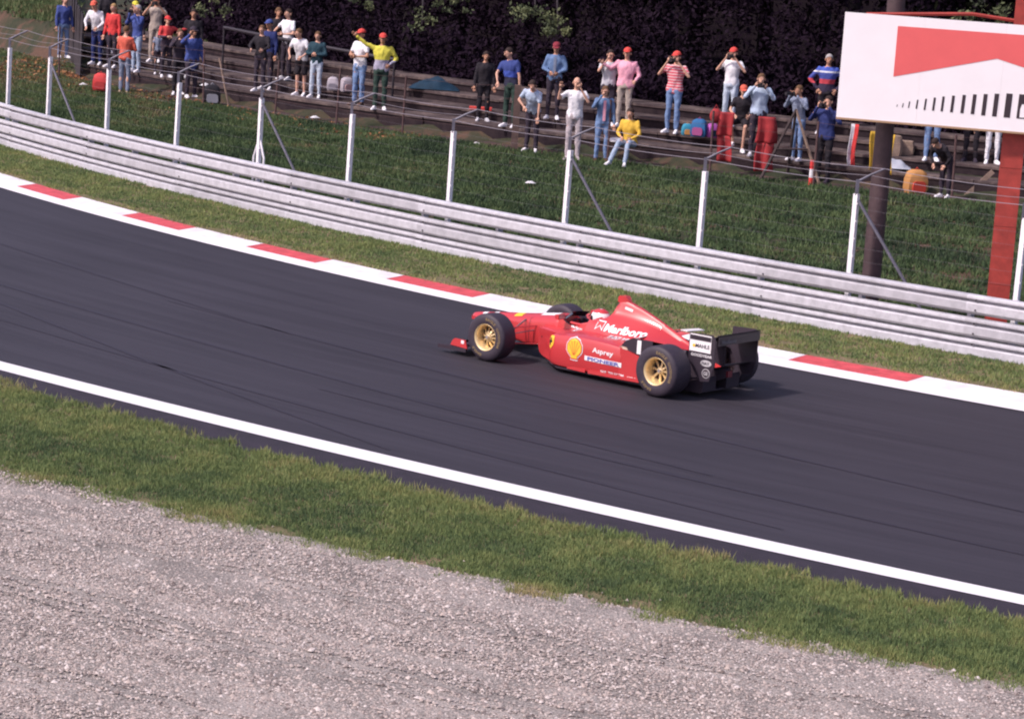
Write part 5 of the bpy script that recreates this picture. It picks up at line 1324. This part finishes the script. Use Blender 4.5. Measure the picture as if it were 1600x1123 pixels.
tag(MB().box((0, 0, .03), (.52, .30, .06)).build('seat_cushion', CL['brightred'], None), 'flat red seat cushion lying on the terrace', 'cushion').location = (-1.12, 62.42, tz(1)+.005)
# pale stone block and loose concrete lumps
def lump(name, c, d, m, label, cat, seed, rz=0):
    mb = MB(); n = 10; R = []
    for k in range(6):
        z = k/5; s = 1-.25*abs(z-.35)**1.2
        R.append([Vector((d[0]*.5*s*math.copysign(abs(math.cos(a))**.5, math.cos(a))*(1+.12*noise.noise(Vector((a*2, z*3, seed)))), d[1]*.5*s*math.copysign(abs(math.sin(a))**.5, math.sin(a))*(1+.12*noise.noise(Vector((a*2, z*3, seed+5)))), z*d[2])) for a in [2*math.pi*j/n+.3 for j in range(n)]])
    o = mb.rings(R).build(name, m, None, smooth=40, label=label, cat=cat); o.location = c; o.rotation_euler = (0, 0, rz); return o
m_tan = mat('tan stone', (.30, .21, .16), .9, var=.25, vscale=7, bump=.5)
lump('stone_block', (7.75, 57.9, z2), (.62, .42, .42), m_tan, 'tan stone block on the terrace behind the brown mast', 'stone', 3)
lump('stone_block', (8.15, 58.2, z2), (.40, .35, .30), m_tan, 'smaller brown stone block right of the tan one', 'stone', 6)
drape('plastic_sheet', (7.75, 57.1, z1+.02), .40, .30, .22, cm('pale plastic', (.42, .44, .50), .5), 'crumpled pale plastic sheet below the tan stone block', 'sheet', 8)
# litter
m_lit = cm('white paper', (.72, .70, .72))
for (x, y, z, s, lab) in ((.13, 54.86, .47, .11, 'crumpled white paper in the middle of the grass bank'), (-1.12, 60.3, z0, .08, 'white cup lying at the terrace foot'), (-5.04, 63.7, z0+.02, .12, 'white scrap of paper against the first step'), (-11.41, 69.0, .66, .11, 'white scrap on the grass near the plank screen'), (-8.0, 66.5, z1, .16, 'white paper plate near the blue raincoat'), (1.95, 58.9, z1, .24, 'pale flattened box on the step left of the seated woman')):
    drape('paper_scrap', (x, y, z), s, s*.55, s*.45, m_lit, lab, 'litter', x, x*3, n=6)
# tripod stepladder of rough poles
lp = empty('pole_tripod', (5.6, 56.6, Z0), 0, 'tripod of rough wooden poles in front of the photographers', 'tripod')
m_wood = mat('rough pale wood', (.26, .18, .14), .85, var=.3, vscale=9); m_woodd = mat('rough dark wood', (.045, .03, .03), .85, var=.3, vscale=9)
apex = Vector((.0, .15, 1.52))
for d, mm in (((-.68, 0, -.05), m_woodd), ((.62, .1, 0), m_wood), ((.0, .85, .15), m_woodd)):
    MB().tube([apex*1.02, apex.lerp(Vector(d), .5)+Vector((0, 0, .01)), d], [.028, .033, .036], 7).build('leg', mm, lp)
MB().tube([(-.34, .05, .70), (.30, .08, .74)], .02, 6).build('cross_bar', m_woodd, lp)
tag(MB().tube([(-7.32, 65.9, Z0-.05), (-7.62, 66.0, Z0+1.15)], .03, 6).build('leaning_pole', m_wood, None), 'pale wooden pole leaning by the black rucksack', 'pole')
# red and white marker pole
mp_ = empty('marker_pole', (6.0, 56.4, Z0), 0, 'short red and white marker pole at the foot of the tripod', 'pole')
for k in range(3): MB().tube([(0, 0, k*.18), (0, 0, k*.18+.179)], .05, 10).build('band', CL['red'] if k != 1 else CL['white'], mp_)
# hanging banners and garments on the crowd fence
def banner(name, x, y, z, w_, h, cols, label, cat, rz=0, seed=0, taper=1.0, split=0):
    o = empty(name, (x, y, z), rz, label, cat)
    n = 10
    def sheet(x0, x1, z0_, z1_, m, nm):
        V = []; F = []
        for i in range(n+1):
            for j in range(7):
                a = i/n; b = j/6; zz = z1_+(z0_-z1_)*a; cx = (x0+x1)/2; xx = cx+(x0+(x1-x0)*b-cx)*(1+(taper-1)*a)
                yy = .05*math.sin(xx*22+seed)*(.4+a) + .03*noise.noise(Vector((xx*5, zz*4, seed)))
                V.append((xx+.02*math.sin(zz*6+seed), yy, zz))
        for i in range(n):
            for j in range(6): k = i*7+j; F.append((k, k+1, k+8, k+7))
        me = pymesh(nm, V, F); r = link(nm, me, m, o, smooth=180); md = r.modifiers.new('t', 'SOLIDIFY'); md.thickness = .012
    if split:
        sheet(-w_/2, w_/2, h*.52, h, cols[0], 'waist_part'); sheet(-w_/2, -.01, 0, h*.52, cols[0], 'trouser_leg'); sheet(.01, w_/2, 0, h*.52, cols[0], 'trouser_leg')
    else:
        k = len(cols)
        for i, c_ in enumerate(cols): sheet(-w_/2+w_*i/k, -w_/2+w_*(i+1)/k, 0, h, c_, 'panel')
    return o
m_ov = cm('red overalls cloth', (.34, .035, .04), var=.2, vscale=5)
banner('red_overalls', 4.20, 57.35, Z0+.30, .30, 1.05, [m_ov], 'red overalls hung on the wire fence left of the black-trousered man', 'overalls', -.1, 1., 1.12, 1)
banner('red_overalls', 5.03, 56.95, Z0+.18, .36, 1.16, [m_ov], 'wide red overalls hung in front of the man in light blue shirt', 'overalls', 0, 3., 1.35, 1)
bag_ = MB().ell((0, 0, 0), (.13, .08, .16)); bag_.tube([(-.05, 0, .14), (0, 0, .24), (.05, 0, .14)], .01, 5); o = bag_.build('red_pouch', m_ov, None, smooth=60, label='red pouch hung at the top of the left overalls', cat='bag'); o.location = (3.97, 57.4, Z0+1.25)
banner('striped_flag', 6.95, 57.6, z1-.2, .16, 1.05, [CL['white'], CL['red']], 'narrow red and white flag hanging at the billboard corner', 'flag', 0, 2.)
m_amb = cm('amber flag cloth', (.66, .40, .05), var=.1)
banner('yellow_flag', 7.22, 56.2, Z0+.45, .16, .80, [m_amb], 'amber flag strip hanging left of the brown mast', 'flag', 0, 1.)
banner('yellow_flag', 7.58, 56.3, Z0+.36, .13, .84, [m_amb], 'amber flag strip hanging right of the brown mast', 'flag', 0, 2.5)
tag(MB().box((0, 0, 0), (.10, .03, .85), Matrix.Rotation(.75, 3, 'Y')).build('loose_plank', m_wood, None), 'loose plank leaning on the first step beneath the billboard', 'plank').location = (9.45, 56.15, Z0+.28)
# dead leaves blown against the plank screen and strewn on the bank
n = 2600; U = np.r_[NR.normal(-55.5, 1.5, n//2), NR.uniform(-58, -40, n-n//2)]; Vv = np.array([cT(u) for u in U]) + np.r_[NR.normal(.2, .55, n//2), NR.uniform(-1.2, .5, n-n//2)]
Z = np.array([terr(u, v) for u, v in zip(U, Vv)])+.03; Pn = worldp(U, Vv, Z)
a = NR.normal(0, 1, (n, 3)); a[:, 2] *= .4; a /= np.linalg.norm(a, axis=1)[:, None]; b = np.cross(a, np.array([0, 0, 1.])+NR.normal(0, .4, (n, 3))); b /= np.linalg.norm(b, axis=1)[:, None]; s = NR.uniform(.03, .07, n)[:, None]
Vq = np.stack([Pn-a*s, Pn+b*s*.6, Pn+a*s, Pn-b*s*.6], 1).reshape(-1, 3); i = (np.arange(n)*4)[:, None]
m_dead = grass_mat('dead leaves', [(.1, (.12, .05, .03)), (.5, (.30, .13, .06)), (.9, (.50, .26, .12))], 2, .3)
link('dead_leaves', from_np('dead_leaves', Vq, np.concatenate([i, i+1, i+2, i+3], 1), np.repeat(NR.uniform(0, 1, n), 4), 4), m_dead, label='orange-brown dead leaves strewn along the bank and the plank screen', cat='leaves', kind='stuff')
# branches reaching out of the wood above the terraces
m_brl = grass_mat('sunlit branch leaves', [(.1, (.05, .06, .04)), (.5, (.10, .12, .06)), (.9, (.22, .24, .12))], 2, .5)
def branch(p, r, n, seed, label):
    root = empty('hanging_branch', p, 0, label, 'branch', 'leafy branches hanging out of the wood')
    Vf, F, t = leaves_np((0, 0, 0), r, n, .05, seed, .1); link('foliage', from_np('foliage', Vf, F, t+.1, 4), m_brl, root)
    MB().tube([(0, 5.2, 1.9), (0, 2.0, 1.1), (.1, 0, 0)], [.06, .04, .01], 6).build('branch', m_bark, root)
branch((-.10, 64.4, 3.42), (.75, .6, .42), 420, 61, 'leafy branch hanging above the navy-shirted man')
branch((.45, 63.6, 3.20), (.42, .5, .34), 260, 62, 'leafy branch hanging above the maroon cap')
branch((-2.8, 65.0, 3.0), (.5, .5, .40), 130, 63, 'sparse branch hanging above the blue tarpaulin')
branch((-1.9, 64.6, 3.62), (.7, .5, .25), 200, 64, 'leafy branch at the top edge between the two capped men')
branch((-8.0, 70.0, 2.85), (.9, .6, .35), 260, 65, 'pale leafy branch above the blue raincoat')
branch((9.7, 59.6, 4.6), (.9, .6, .5), 420, 66, 'green branch above the billboard right end')
branch((-4.2, 66.0, 3.4), (.5, .5, .2), 110, 67, 'sparse branch above the man in white sweatshirt')
